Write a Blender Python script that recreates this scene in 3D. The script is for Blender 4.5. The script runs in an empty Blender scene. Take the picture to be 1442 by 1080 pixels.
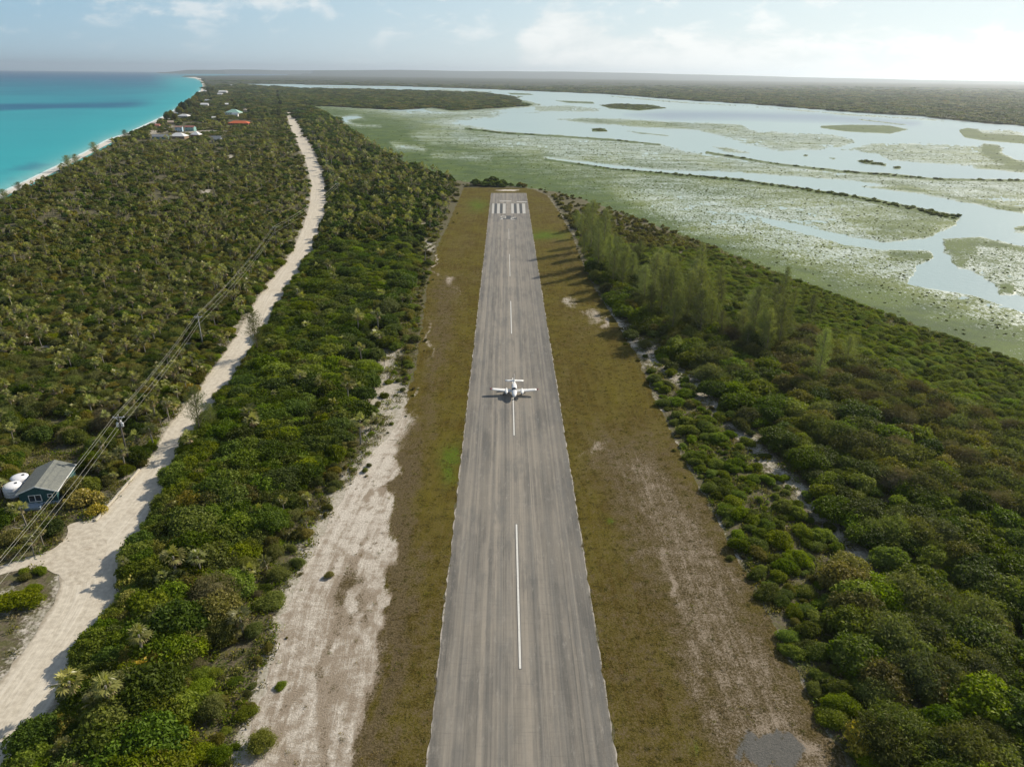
import bpy, bmesh, math, random
import numpy as np
from mathutils import Vector, Matrix

SC = bpy.context.scene
COL = SC.collection
rng = np.random.default_rng(7)
random.seed(7)

# ------------------------------------------------------------------ camera maths
H = 72.0
F = 1000.0
PITCH = math.atan(0.4355)
ROLL = math.atan(0.0111)
fw = np.array([0, math.cos(PITCH), -math.sin(PITCH)])
r0 = np.array([1.0, 0, 0]); u0 = np.array([0, math.sin(PITCH), math.cos(PITCH)])
RT = r0 * math.cos(ROLL) + u0 * math.sin(ROLL)
UP = -r0 * math.sin(ROLL) + u0 * math.cos(ROLL)

def P(px, py, z=0.0):
    d = fw + RT * (px - 721) / F + UP * (540 - py) / F
    t = (z - H) / d[2]
    return Vector((d[0] * t, d[1] * t, z))

def PX(pts):
    """world points (n,3) -> photo pixels (n,2) and depth"""
    q = np.asarray(pts, float) - np.array([0, 0, H])
    z = q @ fw
    zs = np.where(z > 1, z, 1)
    x = 721 + F * (q @ RT) / zs
    y = 540 - F * (q @ UP) / zs
    return np.stack([x, y], -1), z

def hor(x): return 96.5 + 0.0111 * x

cam = bpy.data.cameras.new("camera"); camo = bpy.data.objects.new("camera", cam); COL.objects.link(camo)
cam.sensor_width = 36; cam.sensor_fit = 'HORIZONTAL'; cam.lens = 36 * F / 1442
cam.clip_start = 0.5; cam.clip_end = 90000
M = Matrix(((RT[0], UP[0], -fw[0], 0), (RT[1], UP[1], -fw[1], 0), (RT[2], UP[2], -fw[2], H), (0, 0, 0, 1)))
camo.matrix_world = M
SC.camera = camo

# ------------------------------------------------------------------ numpy noise and polygons
def _hash(ix, iy, seed):
    n = (ix.astype(np.int64) * 374761393 + iy.astype(np.int64) * 668265263 + seed * 1442695041) & 0xFFFFFFFF
    n = ((n ^ (n >> 13)) * 1274126177) & 0xFFFFFFFF
    return ((n ^ (n >> 16)) & 0xFFFFFF) / float(0xFFFFFF)

def vnoise(x, y, seed=0):
    ix = np.floor(x); iy = np.floor(y); fx = x - ix; fy = y - iy
    fx = fx * fx * (3 - 2 * fx); fy = fy * fy * (3 - 2 * fy)
    a = _hash(ix, iy, seed); b = _hash(ix + 1, iy, seed); c = _hash(ix, iy + 1, seed); d = _hash(ix + 1, iy + 1, seed)
    return (a * (1 - fx) + b * fx) * (1 - fy) + (c * (1 - fx) + d * fx) * fy

def fbm(x, y, seed=0, o=3):
    s = 0; a = 0.5; t = 0
    for k in range(o):
        s = s + a * vnoise(x * 2 ** k, y * 2 ** k, seed + k * 17); t += a; a *= 0.5
    return s / t

def inside(poly, p):
    x, y = p[:, 0], p[:, 1]; r = np.zeros(len(p), bool); n = len(poly)
    for i in range(n):
        x1, y1 = poly[i]; x2, y2 = poly[(i + 1) % n]
        if y1 == y2: continue
        c = ((y1 > y) != (y2 > y)) & (x < (x2 - x1) * (y - y1) / (y2 - y1) + x1)
        r ^= c
    return r

def linedist(line, p, closed=False):
    d = np.full(len(p), 1e9); n = len(line)
    for i in range(n if closed else n - 1):
        a = np.array(line[i], float); b = np.array(line[(i + 1) % n], float); ab = b - a
        t = np.clip(((p - a) @ ab) / max(1e-9, ab @ ab), 0, 1)
        q = a + t[:, None] * ab
        d = np.minimum(d, np.hypot(p[:, 0] - q[:, 0], p[:, 1] - q[:, 1]))
    return d

def sd(poly, p):
    return np.where(inside(poly, p), 1, -1) * linedist(poly, p, True)

def soft(poly, p, w=2.0):
    return np.clip(0.5 + sd(poly, p) / (2 * w), 0, 1)

def smooth(a, b, x):
    t = np.clip((x - a) / (b - a), 0, 1); return t * t * (3 - 2 * t)

# ------------------------------------------------------------------ object helpers
def tag(o, label=None, cat=None, group=None, kind=None):
    if label: o['label'] = label
    if cat: o['category'] = cat
    if group: o['group'] = group
    if kind: o['kind'] = kind
    return o

def empty(name, loc, rz=0, label=None, cat=None, group=None):
    o = bpy.data.objects.new(name, None); COL.objects.link(o); o.location = loc; o.rotation_euler = (0, 0, rz)
    o.empty_display_size = 0.5
    return tag(o, label, cat, group)

def np_mesh(name, verts, faces, mat=None, smoothf=False, attrs=None):
    """verts (n,3); faces (m,k) int array"""
    me = bpy.data.meshes.new(name)
    verts = np.asarray(verts, np.float32); faces = np.asarray(faces, np.int32)
    k = faces.shape[1]
    me.vertices.add(len(verts)); me.vertices.foreach_set('co', verts.ravel())
    me.loops.add(faces.size); me.loops.foreach_set('vertex_index', faces.ravel())
    me.polygons.add(len(faces)); me.polygons.foreach_set('loop_start', np.arange(len(faces), dtype=np.int32) * k)
    me.update(calc_edges=True)
    if smoothf: me.polygons.foreach_set('use_smooth', np.ones(len(faces), bool))
    if mat: me.materials.append(mat)
    for an, av in (attrs or {}).items():
        a = me.attributes.new(an, 'FLOAT', 'POINT'); a.data.foreach_set('value', np.asarray(av, np.float32))
    return me

def link(name, me, parent=None, loc=None):
    o = bpy.data.objects.new(name, me); COL.objects.link(o)
    if parent: o.parent = parent
    if loc is not None: o.location = loc
    return o

def grid_faces(nr, nc):
    i = np.arange(nr - 1)[:, None] * nc + np.arange(nc - 1)[None, :]
    i = i.ravel(); return np.stack([i, i + 1, i + nc + 1, i + nc], -1)

class MB:
    def __init__(s): s.v = []; s.f = []
    def add(s, v, f):
        b = len(s.v); s.v += [tuple(x) for x in v]; s.f += [tuple(b + i for i in q) for q in f]
    def box(s, x0, x1, y0, y1, z0, z1):
        s.add([(x0, y0, z0), (x1, y0, z0), (x1, y1, z0), (x0, y1, z0), (x0, y0, z1), (x1, y0, z1), (x1, y1, z1), (x0, y1, z1)],
              [(0, 3, 2, 1), (4, 5, 6, 7), (0, 1, 5, 4), (1, 2, 6, 5), (2, 3, 7, 6), (3, 0, 4, 7)])
    def tube(s, pts, rad, n=8, cap=True):
        pts = [Vector(p) for p in pts]
        if not hasattr(rad, '__len__'): rad = [rad] * len(pts)
        vs = []; fs = []
        for i, p in enumerate(pts):
            d = (pts[min(i + 1, len(pts) - 1)] - pts[max(i - 1, 0)]).normalized()
            a = d.orthogonal().normalized() if i == 0 else (a - d * a.dot(d)).normalized()
            b = d.cross(a)
            for k in range(n):
                t = 2 * math.pi * k / n; vs.append(p + (a * math.cos(t) + b * math.sin(t)) * rad[i])
        for i in range(len(pts) - 1):
            for k in range(n):
                k2 = (k + 1) % n; fs.append((i * n + k, i * n + k2, (i + 1) * n + k2, (i + 1) * n + k))
        if cap: fs.append(tuple(range(n))[::-1]); fs.append(tuple((len(pts) - 1) * n + k for k in range(n)))
        s.add(vs, fs)
    def loft(s, rings, cap=True):
        n = len(rings[0]); vs = [p for r in rings for p in r]; fs = []
        for i in range(len(rings) - 1):
            for k in range(n):
                k2 = (k + 1) % n; fs.append((i * n + k, i * n + k2, (i + 1) * n + k2, (i + 1) * n + k))
        if cap: fs.append(tuple(range(n))[::-1]); fs.append(tuple((len(rings) - 1) * n + k for k in range(n)))
        s.add(vs, fs)
    def build(s, name, mat, parent=None, sm=False, bevel=0):
        me = bpy.data.meshes.new(name); me.from_pydata(s.v, [], s.f); me.update()
        bm = bmesh.new(); bm.from_mesh(me); bmesh.ops.recalc_face_normals(bm, faces=bm.faces)
        if bevel: bmesh.ops.bevel(bm, geom=bm.edges[:], offset=bevel, segments=2, affect='EDGES')
        bm.to_mesh(me); bm.free()
        if sm: me.polygons.foreach_set('use_smooth', [True] * len(me.polygons))
        me.materials.append(mat)
        return link(name, me, parent)

# ------------------------------------------------------------------ material helpers
class NT:
    def __init__(s, name, world=False):
        s.m = bpy.data.materials.new(name); s.m.use_nodes = True; s.t = s.m.node_tree; s.t.nodes.clear()
        s.out = s.n('ShaderNodeOutputMaterial')
    def n(s, typ, **kw):
        nd = s.t.nodes.new(typ)
        for k, v in kw.items():
            if k.startswith('i_'):
                key = k[2:]; key = int(key) if key.isdigit() else key.replace('_', ' ')
                s.set(nd.inputs[key], v)
            else: setattr(nd, k, v)
        return nd
    def set(s, inp, v):
        if isinstance(v, bpy.types.NodeSocket): s.t.links.new(v, inp)
        elif isinstance(v, bpy.types.Node): s.t.links.new(v.outputs[0], inp)
        else:
            if inp.type == 'RGBA' and len(v) == 3: v = (*v, 1)
            inp.default_value = v
    def math(s, op, a, b=0.0, c=0.0, clamp=False):
        nd = s.n('ShaderNodeMath', operation=op, use_clamp=clamp); s.set(nd.inputs[0], a); s.set(nd.inputs[1], b); s.set(nd.inputs[2], c); return nd.outputs[0]
    def mix(s, f, a, b, blend='MIX'):
        nd = s.n('ShaderNodeMix', data_type='RGBA', blend_type=blend); s.set(nd.inputs[0], f); s.set(nd.inputs[6], a); s.set(nd.inputs[7], b); return nd.outputs[2]
    def attr(s, name): return s.n('ShaderNodeAttribute', attribute_name=name).outputs['Fac']
    def noise(s, vec, scale, detail=4, rough=0.6, out='Fac', dist=0.0):
        nd = s.n('ShaderNodeTexNoise'); s.set(nd.inputs['Scale'], scale); nd.inputs['Detail'].default_value = detail
        nd.inputs['Roughness'].default_value = rough; nd.inputs['Distortion'].default_value = dist
        if vec is not None: s.set(nd.inputs['Vector'], vec)
        return nd.outputs[out]
    def mapping(s, vec, scale=(1, 1, 1), rot=(0, 0, 0)):
        nd = s.n('ShaderNodeMapping'); s.set(nd.inputs['Vector'], vec); nd.inputs['Scale'].default_value = scale; nd.inputs['Rotation'].default_value = rot; return nd.outputs[0]
    def pos(s): return s.n('ShaderNodeNewGeometry').outputs['Position']
    def rng(s, v, a, b, c=0.0, d=1.0, sm=True):
        nd = s.n('ShaderNodeMapRange', interpolation_type='SMOOTHSTEP' if sm else 'LINEAR'); s.set(nd.inputs[0], v)
        for i, q in enumerate((a, b, c, d)): s.set(nd.inputs[i + 1], q)
        return nd.outputs[0]
    def bump(s, h, strength=0.5, dist=0.1):
        nd = s.n('ShaderNodeBump'); s.set(nd.inputs['Height'], h); s.set(nd.inputs['Strength'], strength); s.set(nd.inputs['Distance'], dist); return nd.outputs[0]
    def pbr(s, col, rough=0.8, spec=0.3, normal=None, metallic=0.0):
        b = s.n('ShaderNodeBsdfPrincipled'); s.set(b.inputs['Base Color'], col); s.set(b.inputs['Roughness'], rough)
        s.set(b.inputs['Specular IOR Level'], spec); s.set(b.inputs['Metallic'], metallic)
        if normal is not None: s.set(b.inputs['Normal'], normal)
        return b
    def fin(s, sh):
        s.set(s.out.inputs['Surface'], sh); return s.m

def plain(name, col, rough=0.6, spec=0.4, metallic=0.0, var=0.15, scale=3.0):
    t = NT(name); p = t.n('ShaderNodeTexCoord').outputs['Object']
    n = t.noise(p, scale, 5)
    c = t.mix(t.rng(n, 0.3, 0.7), tuple(x * (1 - var) for x in col), tuple(min(1, x * (1 + var * .6)) for x in col))
    return t.fin(t.pbr(c, rough, spec, t.bump(n, 0.15, 0.02), metallic))

def leaf_mat(name, ca, cb, rough=0.45, spec=0.4, trans=0.25, third=None):
    t = NT(name)
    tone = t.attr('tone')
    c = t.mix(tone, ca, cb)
    rnd = t.n('ShaderNodeObjectInfo').outputs['Random']
    if third:
        c = t.mix(t.rng(rnd, 0.75, 0.95), c, third)
    hs = t.n('ShaderNodeHueSaturation'); t.set(hs.inputs['Color'], c)
    rr = t.math('FRACT', t.math('MULTIPLY', rnd, 17.3))
    t.set(hs.inputs['Hue'], t.rng(rr, 0, 1, 0.48, 0.515, False)); t.set(hs.inputs['Value'], t.rng(t.math('FRACT', t.math('MULTIPLY', rnd, 53.7)), 0, 1, 0.62, 1.5, False))
    t.set(hs.inputs['Saturation'], t.rng(rnd, 0, 1, 0.85, 1.1, False))
    c = hs.outputs[0]
    b = t.pbr(c, rough, spec)
    tr = t.n('ShaderNodeBsdfTranslucent'); t.set(tr.inputs[0], t.mix(1.0, c, (1.5, 1.6, 0.5), 'MULTIPLY'))
    mx = t.n('ShaderNodeMixShader'); mx.inputs[0].default_value = trans; t.set(mx.inputs[1], b.outputs[0]); t.set(mx.inputs[2], tr.outputs[0])
    return t.fin(mx)

MAT = {}
# ================================================================== PIXEL-TRACED MAP OF THE SITE
COAST_OUT = [(-500, 560), (-300, 430), (-60, 303), (0, 273), (20, 263), (60, 244), (95, 227), (125, 212), (150, 198), (180, 188), (210, 174), (232, 164), (245, 156), (262, 146), (272, 138.5), (282, 128.5), (285.5, 121), (282, 113.8), (274, 110.7), (262, 109.3)]
COAST_IN = [(-500, 585), (-300, 445), (-60, 312), (0, 280.5), (24, 268.5), (66, 248), (100, 231), (131, 215), (156, 201.5), (187, 190.5), (216, 176.5), (240, 167), (252, 158), (267, 147), (277, 139.5), (287, 129.5), (290.5, 121), (289, 114.8), (284, 111), (275, 109)]
SEA = COAST_IN + [(255, 108.6), (262, 107.3), (330, 106.6), (440, 106.2), (440, 105.3), (300, 104.4), (225, 103.6), (200, 96), (-1500, 60), (-1500, 1500)]
ROADP = [(1250, -215, -45), (1080, -90, 40), (1040, -60, 64), (1000, -30, 90), (960, 0, 112), (920, 28, 137), (880, 57, 160), (850, 76, 174), (825, 87, 186), (800, 86, 195), (780, 94, 202), (760, 108, 210), (733, 134, 222), (700, 165, 238), (662, 195, 256), (635, 217, 271), (604, 233, 293), (585, 249, 306), (560, 268, 324), (520, 298, 350), (480, 327, 371), (440, 350, 393), (420, 362, 405), (400, 376, 419), (380, 393, 431), (350, 413, 445), (320, 426, 456), (290, 435, 463), (260, 438, 461), (230, 431, 451), (200, 418, 437), (180, 409, 427), (165, 404, 416), (158.5, 403, 411)]
ROADP = [(y, l, r - 14 * max(0, y - 97) / 700) for y, l, r in ROADP]
ROAD = [(l, y) for y, l, r in ROADP] + [(r, y) for y, l, r in ROADP[::-1]]
TRACK = [(-300, 925), (-100, 834), (0, 797), (40, 786), (64, 777), (88, 766), (96, 752), (90, 741), (106, 735), (130, 731), (150, 760), (150, 810), (92, 828), (86, 812), (75, 803), (48, 799), (0, 808), (-100, 850), (-300, 950)]
ISLAND = [(-120, 860), (0, 809), (48, 800), (75, 804), (86, 820), (76, 850), (57, 878), (20, 930), (0, 960), (-60, 1040), (-120, 1100)]
HOUSEYARD = [(-40, 800), (-40, 735), (-10, 700), (10, 690), (20, 660), (55, 638), (110, 645), (150, 690), (185, 665), (200, 655), (212, 637), (226, 632), (135, 735), (92, 740), (96, 757), (62, 778), (0, 797)]
VLE = [(1300, 275), (1080, 335), (1000, 360), (960, 375), (900, 390), (850, 402), (800, 427), (740, 460), (690, 487), (640, 524), (600, 557), (560, 574), (520, 585), (460, 594), (400, 602), (350, 615), (310, 634), (275, 649), (264.5, 653)]
VRE = [(1300, 1300), (1080, 1195), (1040, 1172), (930, 1112), (830, 1066), (740, 1013), (650, 965), (560, 922), (500, 896), (460, 872), (400, 834), (360, 816), (330, 805), (300, 788), (275, 770), (266.5, 750)]
def RL(y): return 692 - 0.1129 * (y - 268)
def RR(y): return 741 + 0.1602 * (y - 272)
AIRFIELD = [(x, y) for y, x in VLE] + [(x, y) for y, x in VRE[::-1]]
MARSH_EDGE = [(410, 147.5), (440, 152), (470, 166), (490, 181), (520, 200), (560, 224), (600, 240), (650, 255), (740, 263), (790, 271), (840, 287), (880, 301), (950, 326), (1000, 346), (1100, 386), (1200, 424), (1300, 462), (1442, 512), (1900, 690)]
LAG_TOP = [(2100, 232), (1700, 198), (1442, 177.5), (1370, 172), (1300, 164), (1200, 158), (1060, 147), (960, 141), (860, 133), (720, 127), (640, 124), (560, 121.5), (480, 120.2), (400, 118.6), (338, 118.2)]
STRIP_TOP = [(338, 119.5), (420, 125), (560, 127.6), (620, 129.5), (680, 131.5), (720, 137), (750, 147)]
STRIP_BOT = [(745, 149), (700, 152.5), (640, 156), (610, 152), (560, 155), (500, 152), (450, 149.5), (412, 147.3)]
STRIP = [(300, 122)] + STRIP_TOP + STRIP_BOT + [(340, 140)]
LAGOON = LAG_TOP + STRIP_TOP[:-1] + [(735, 146)] + STRIP_BOT + MARSH_EDGE[1:]

# ------------------------------------------------------------------ materials: ground types
def ground_material():
    t = NT('scrub_soil'); p = t.pos()
    sand = t.attr('sand'); veg = t.attr('veg')
    n1 = t.noise(p, 0.35, 6, 0.65); n2 = t.noise(p, 2.2, 5, 0.7); n3 = t.noise(p, 0.02, 5, 0.6)
    soil = t.mix(t.rng(n2, 0.35, 0.65), (0.075, 0.062, 0.04), (0.17, 0.145, 0.10))
    sandc = t.mix(t.rng(n2, 0.3, 0.7), (0.36, 0.32, 0.26), (0.56, 0.52, 0.45))
    f = t.rng(t.math('ADD', sand, t.math('MULTIPLY', t.math('SUBTRACT', t.math('ADD', t.math('MULTIPLY', n1, 0.6), t.math('MULTIPLY', n2, 0.4)), 0.5), 2.0)), 0.38, 0.62)
    c = t.mix(f, soil, sandc)
    # low herbs and leaf litter green between shrubs
    c = t.mix(t.math('MULTIPLY', t.rng(t.noise(p, 0.8, 5, 0.7), 0.42, 0.56), t.math('SUBTRACT', 0.8, t.math('MULTIPLY', sand, 0.65), clamp=True)), c, (0.105, 0.11, 0.035))
    far = t.mix(t.rng(t.math('ADD', t.math('MULTIPLY', n3, 0.5), t.math('MULTIPLY', t.noise(p, 0.006, 6, 0.75), 0.5)), 0.38, 0.62), (0.034, 0.044, 0.022), (0.085, 0.09, 0.048))
    c = t.mix(veg, c, far)
    return t.fin(t.pbr(c, 0.9, 0.1, t.bump(n2, 0.6, 0.15)))

# ------------------------------------------------------------------ GROUND
def ground_fields(pts):
    px, z = PX(pts)
    wob = np.stack([fbm(pts[:, 0] / 9, pts[:, 1] / 9, 3) - .5, fbm(pts[:, 0] / 9, pts[:, 1] / 9, 5) - .5], -1)
    dist = np.hypot(pts[:, 0], pts[:, 1]) + 1
    ppm = F * np.maximum(1, H) / (dist ** 2 + H * H)        # px rows per metre
    q = px + wob * np.clip(9 * F / dist, 1, 30)[:, None] * np.stack([np.ones(len(px)), np.clip(ppm / (F / dist), 0, 1)], -1) * 0.6
    return px, q, dist

def build_ground():
    rs = [10.0]
    while rs[-1] < 34000:
        r = rs[-1]; rs.append(r + min(2.6 * (r * r + H * H) / (H * F), 0.05 * r + 0))
    rs = np.array(rs); az = np.radians(np.concatenate([np.linspace(-60, -42, 20, endpoint=False), np.linspace(-42, 42, 620), np.linspace(42.5, 60, 20)]))
    R, A = np.meshgrid(rs, az, indexing='ij')
    X = (R * np.sin(A)).ravel(); Y = (R * np.cos(A)).ravel()
    pts = np.stack([X, Y, np.zeros_like(X)], -1)
    px, q, dist = ground_fields(pts)
    z = np.zeros(len(X))
    s = sd(SEA, px); sc = np.clip(px[:, 1] - hor(px[:, 0]), 4, 400) / 100
    z -= 2.2 * smooth(-2.0, 2.0, s / np.maximum(sc, .15))
    lg = sd(LAGOON, q)
    z -= 1.8 * smooth(-1.0, 2.5, lg / np.maximum(sc, .15))
    # distant ridge
    prof_x = [-200, 150, 235, 265, 330, 400, 470, 560, 640, 720, 800, 850, 900, 960, 1000, 1100, 1220, 1300, 1442, 1800]
    prof_h = [-3, -3, -2.2, 1.4, 2.7, 2.6, 3.0, 4.9, 5.0, 4.9, 5.3, 4.8, 4.0, 3.3, 2.6, 1.2, -0.6, -1.4, -1.8, -2.0]
    hx = np.interp(px[:, 0], prof_x, prof_h) * .8 - .3 + (fbm(px[:, 0] / 60, px[:, 0] * 0, 9, 4) - .5) * 1.2 * (np.interp(px[:, 0], prof_x, prof_h) > -1)
    bell = smooth(15000, 21000, dist) * (1 - smooth(23000, 33000, dist))
    top = np.maximum(0, 72 + hx * dist / 1000)
    z += bell * np.where(s < 0, top * .92, 0)
    # intermediate low rises on the plain so that its bands read
    z += smooth(3000, 6000, dist) * (1 - smooth(9000, 15000, dist)) * np.where((s < 0) & (lg < 0), 14 * fbm(X / 1500, Y / 1500, 21, 4), 0)
    z -= 40 * (dist > 33500)
    pts[:, 2] = z
    sand = np.full(len(X), 0.22)
    def blob(x, y, rx, ry, v):
        nonlocal sand
        d = ((q[:, 0] - x) / rx) ** 2 + ((q[:, 1] - y) / ry) ** 2
        sand = np.maximum(sand, v * np.exp(-d))
    # sandy gaps in the thicket beside the strip and the sandy corridor on the right
    for b in [(535, 500, 34, 36, 1.0), (542, 560, 34, 42, 1.0), (520, 610, 22, 22, .8), (500, 690, 25, 20, .8), (548, 590, 22, 40, .8), (602, 345, 12, 18, .75), (596, 318, 14, 5, .75), (615, 330, 10, 10, .5),
              (150, 655, 18, 9, .8), (170, 700, 12, 8, .6), (68, 795, 30, 7, 1.0), (265, 487, 10, 6, .9), (100, 520, 12, 3, .8), (62, 345, 10, 3, .7), (40, 358, 12, 3, .7), (240, 330, 14, 3, .8), (258, 360, 6, 5, .5),
              (80, 222, 8, 2, .9), (30, 282, 14, 4, .7), (20, 440, 14, 6, .8), (65, 490, 18, 6, .8), (90, 340, 10, 2, .7), (290, 270, 8, 5, .9), (325, 221, 5, 3, .9), (288, 260, 7, 2, .7), (330, 415, 10, 10, .5),
              (378, 123, 5, 1.2, 1), (372, 124.5, 5, .8, .9), (384, 122.5, 2, 1.5, .9), (325, 120.5, 2, 1.6, 1), (290, 186, 40, 3, .9), (230, 184, 18, 4, .8), (215, 186, 14, 4, .9), (345, 184, 18, 2.5, .7), (392, 158, 5, 1.5, .9), (272, 148, 6, 1.5, .8),
              (40, 880, 30, 50, .55), (10, 850, 50, 40, .55), (50, 845, 20, 10, 1.0), (0, 1000, 40, 30, .7), (110, 765, 30, 12, .9), (20, 740, 60, 15, .4), (240, 650, 8, 8, .9), (465, 290, 6, 14, .7), (255, 168, 8, 1.5, .9), (240, 178, 10, 1.5, .7)]:
        blob(*b)
    cor = linedist([(835, 430), (880, 470), (940, 520), (1000, 562), (1060, 625), (1120, 690), (1190, 765), (1240, 800)], q)
    sand = np.maximum(sand, .60 * np.exp(-(cor / 20) ** 2))
    edge = linedist([(x, y) for y, x in VLE], q)
    sand = np.maximum(sand, .85 * np.exp(-(edge / (14 * np.maximum(sc, .3) ** .5 * .9)) ** 2) * (q[:, 1] > 560))
    edge2 = linedist([(x, y) for y, x in VRE], q)
    sand = np.maximum(sand, .42 * np.exp(-(edge2 / 9) ** 2))
    ed3 = linedist(ROAD, q, True)
    sand = np.maximum(sand, .6 * np.exp(-(ed3 / (5 * sc)) ** 2))
    veg = smooth(900, 2200, dist)
    me = np_mesh('ground', pts, grid_faces(len(rs), len(az))[:, ::-1], ground_material(), True, {'sand': sand, 'veg': veg})
    o = link('ground', me); tag(o, kind='structure')

build_ground()

# ------------------------------------------------------------------ WATER
def water_material(name, shallow, deep, rough, spec, bump, scale, sandy=None):
    t = NT(name); p = t.pos()
    dp = t.attr('depth')
    n = t.noise(t.mapping(p, (1, 1, 1)), scale, 4, 0.6)
    n2 = t.noise(p, 0.004, 6, 0.6)
    k = t.math('ADD', dp, t.math('MULTIPLY', t.math('SUBTRACT', n2, 0.5), 0.5), clamp=True)
    c = t.mix(k, shallow, deep)
    if sandy: c = t.mix(t.attr('shore'), c, sandy)
    return t.fin(t.pbr(c, rough, spec, t.bump(n, bump, 0.4)))

def build_sea():
    rs = np.concatenate([np.linspace(60, 1500, 70, endpoint=False), np.geomspace(1500, 33400, 120)])
    az = np.radians(np.linspace(-60, -5, 160))
    R, A = np.meshgrid(rs, az, indexing='ij'); X = (R * np.sin(A)).ravel(); Y = (R * np.cos(A)).ravel()
    pts = np.stack([X, Y, np.full(len(X), -0.75)], -1)
    px, z = PX(pts); dist = np.hypot(X, Y)
    q = px.copy(); q[:, 1] += (fbm(X / 250, Y / 700, 31, 5) - .5) * 16 * np.clip((px[:, 1] - hor(px[:, 0])) / 50, .1, 1)
    off = linedist(COAST_OUT, px)
    deep = np.zeros(len(X))
    deep = np.maximum(deep, .85 * smooth(0, 1, np.exp(-((q[:, 1] - (149 - q[:, 0] * .012)) / 5.5) ** 2)) * (1 - smooth(180, 260, q[:, 0])) * smooth(4, 40, off))
    deep = np.maximum(deep, .65 * np.exp(-((q[:, 1] - 130) / 5.0) ** 2) * (1 - smooth(60, 200, q[:, 0])))
    deep = np.maximum(deep, smooth(124, 110, q[:, 1] + q[:, 0] * .03) * (.95 - .35 * smooth(100, 280, q[:, 0])))
    deep = np.maximum(deep, np.interp(q[:, 1], [98, 108, 116, 126, 138, 160, 200, 300], [1, .95, .78, .60, .42, .22, .10, .03]) * smooth(0, 60, off))
    shore = np.exp(-off / (5 * np.clip((px[:, 1] - hor(px[:, 0])) / 100, .1, 3)))
    patch = fbm(X / 25, Y / 60, 77, 4)
    deep = np.maximum(deep, .55 * smooth(.5, .62, patch) * np.exp(-((off - 14) / 12) ** 2) * smooth(215, 235, px[:, 1]))
    m = water_material('turquoise_sea_water', (0.022, 0.35, 0.385), (0.003, 0.085, 0.19), 0.45, 0.08, 0.5, 0.25, (0.30, 0.55, 0.50))
    me = np_mesh('sea', pts, grid_faces(len(rs), len(az))[:, ::-1], m, True, {'depth': deep, 'shore': np.clip(shore, 0, 1) * .8})
    tag(link('sea', me), kind='structure')
build_sea()

def build_lagoon():
    rs = np.concatenate([np.linspace(90, 1500, 80, endpoint=False), np.geomspace(1500, 9000, 80)])
    az = np.radians(np.linspace(-20.5, 55, 200))
    R, A = np.meshgrid(rs, az, indexing='ij'); X = (R * np.sin(A)).ravel(); Y = (R * np.cos(A)).ravel()
    pts = np.stack([X, Y, np.full(len(X), -0.6)], -1)
    px, z = PX(pts)
    d = np.zeros(len(X))
    d = np.maximum(d, .9 * soft([(880, 162), (940, 156), (1050, 158), (1150, 160), (1300, 172), (1290, 178), (1180, 172), (1050, 168), (940, 168)], px, 4))
    d = np.maximum(d, .25 * smooth(1150, 1400, px[:, 0]))
    m = water_material('milky_lagoon_water', (0.34, 0.455, 0.415), (0.13, 0.19, 0.25), 0.28, 0.5, 0.3, 0.4)
    me = np_mesh('lagoon', pts, grid_faces(len(rs), len(az))[:, ::-1], m, True, {'depth': d})
    tag(link('lagoon', me), kind='structure')
build_lagoon()

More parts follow.
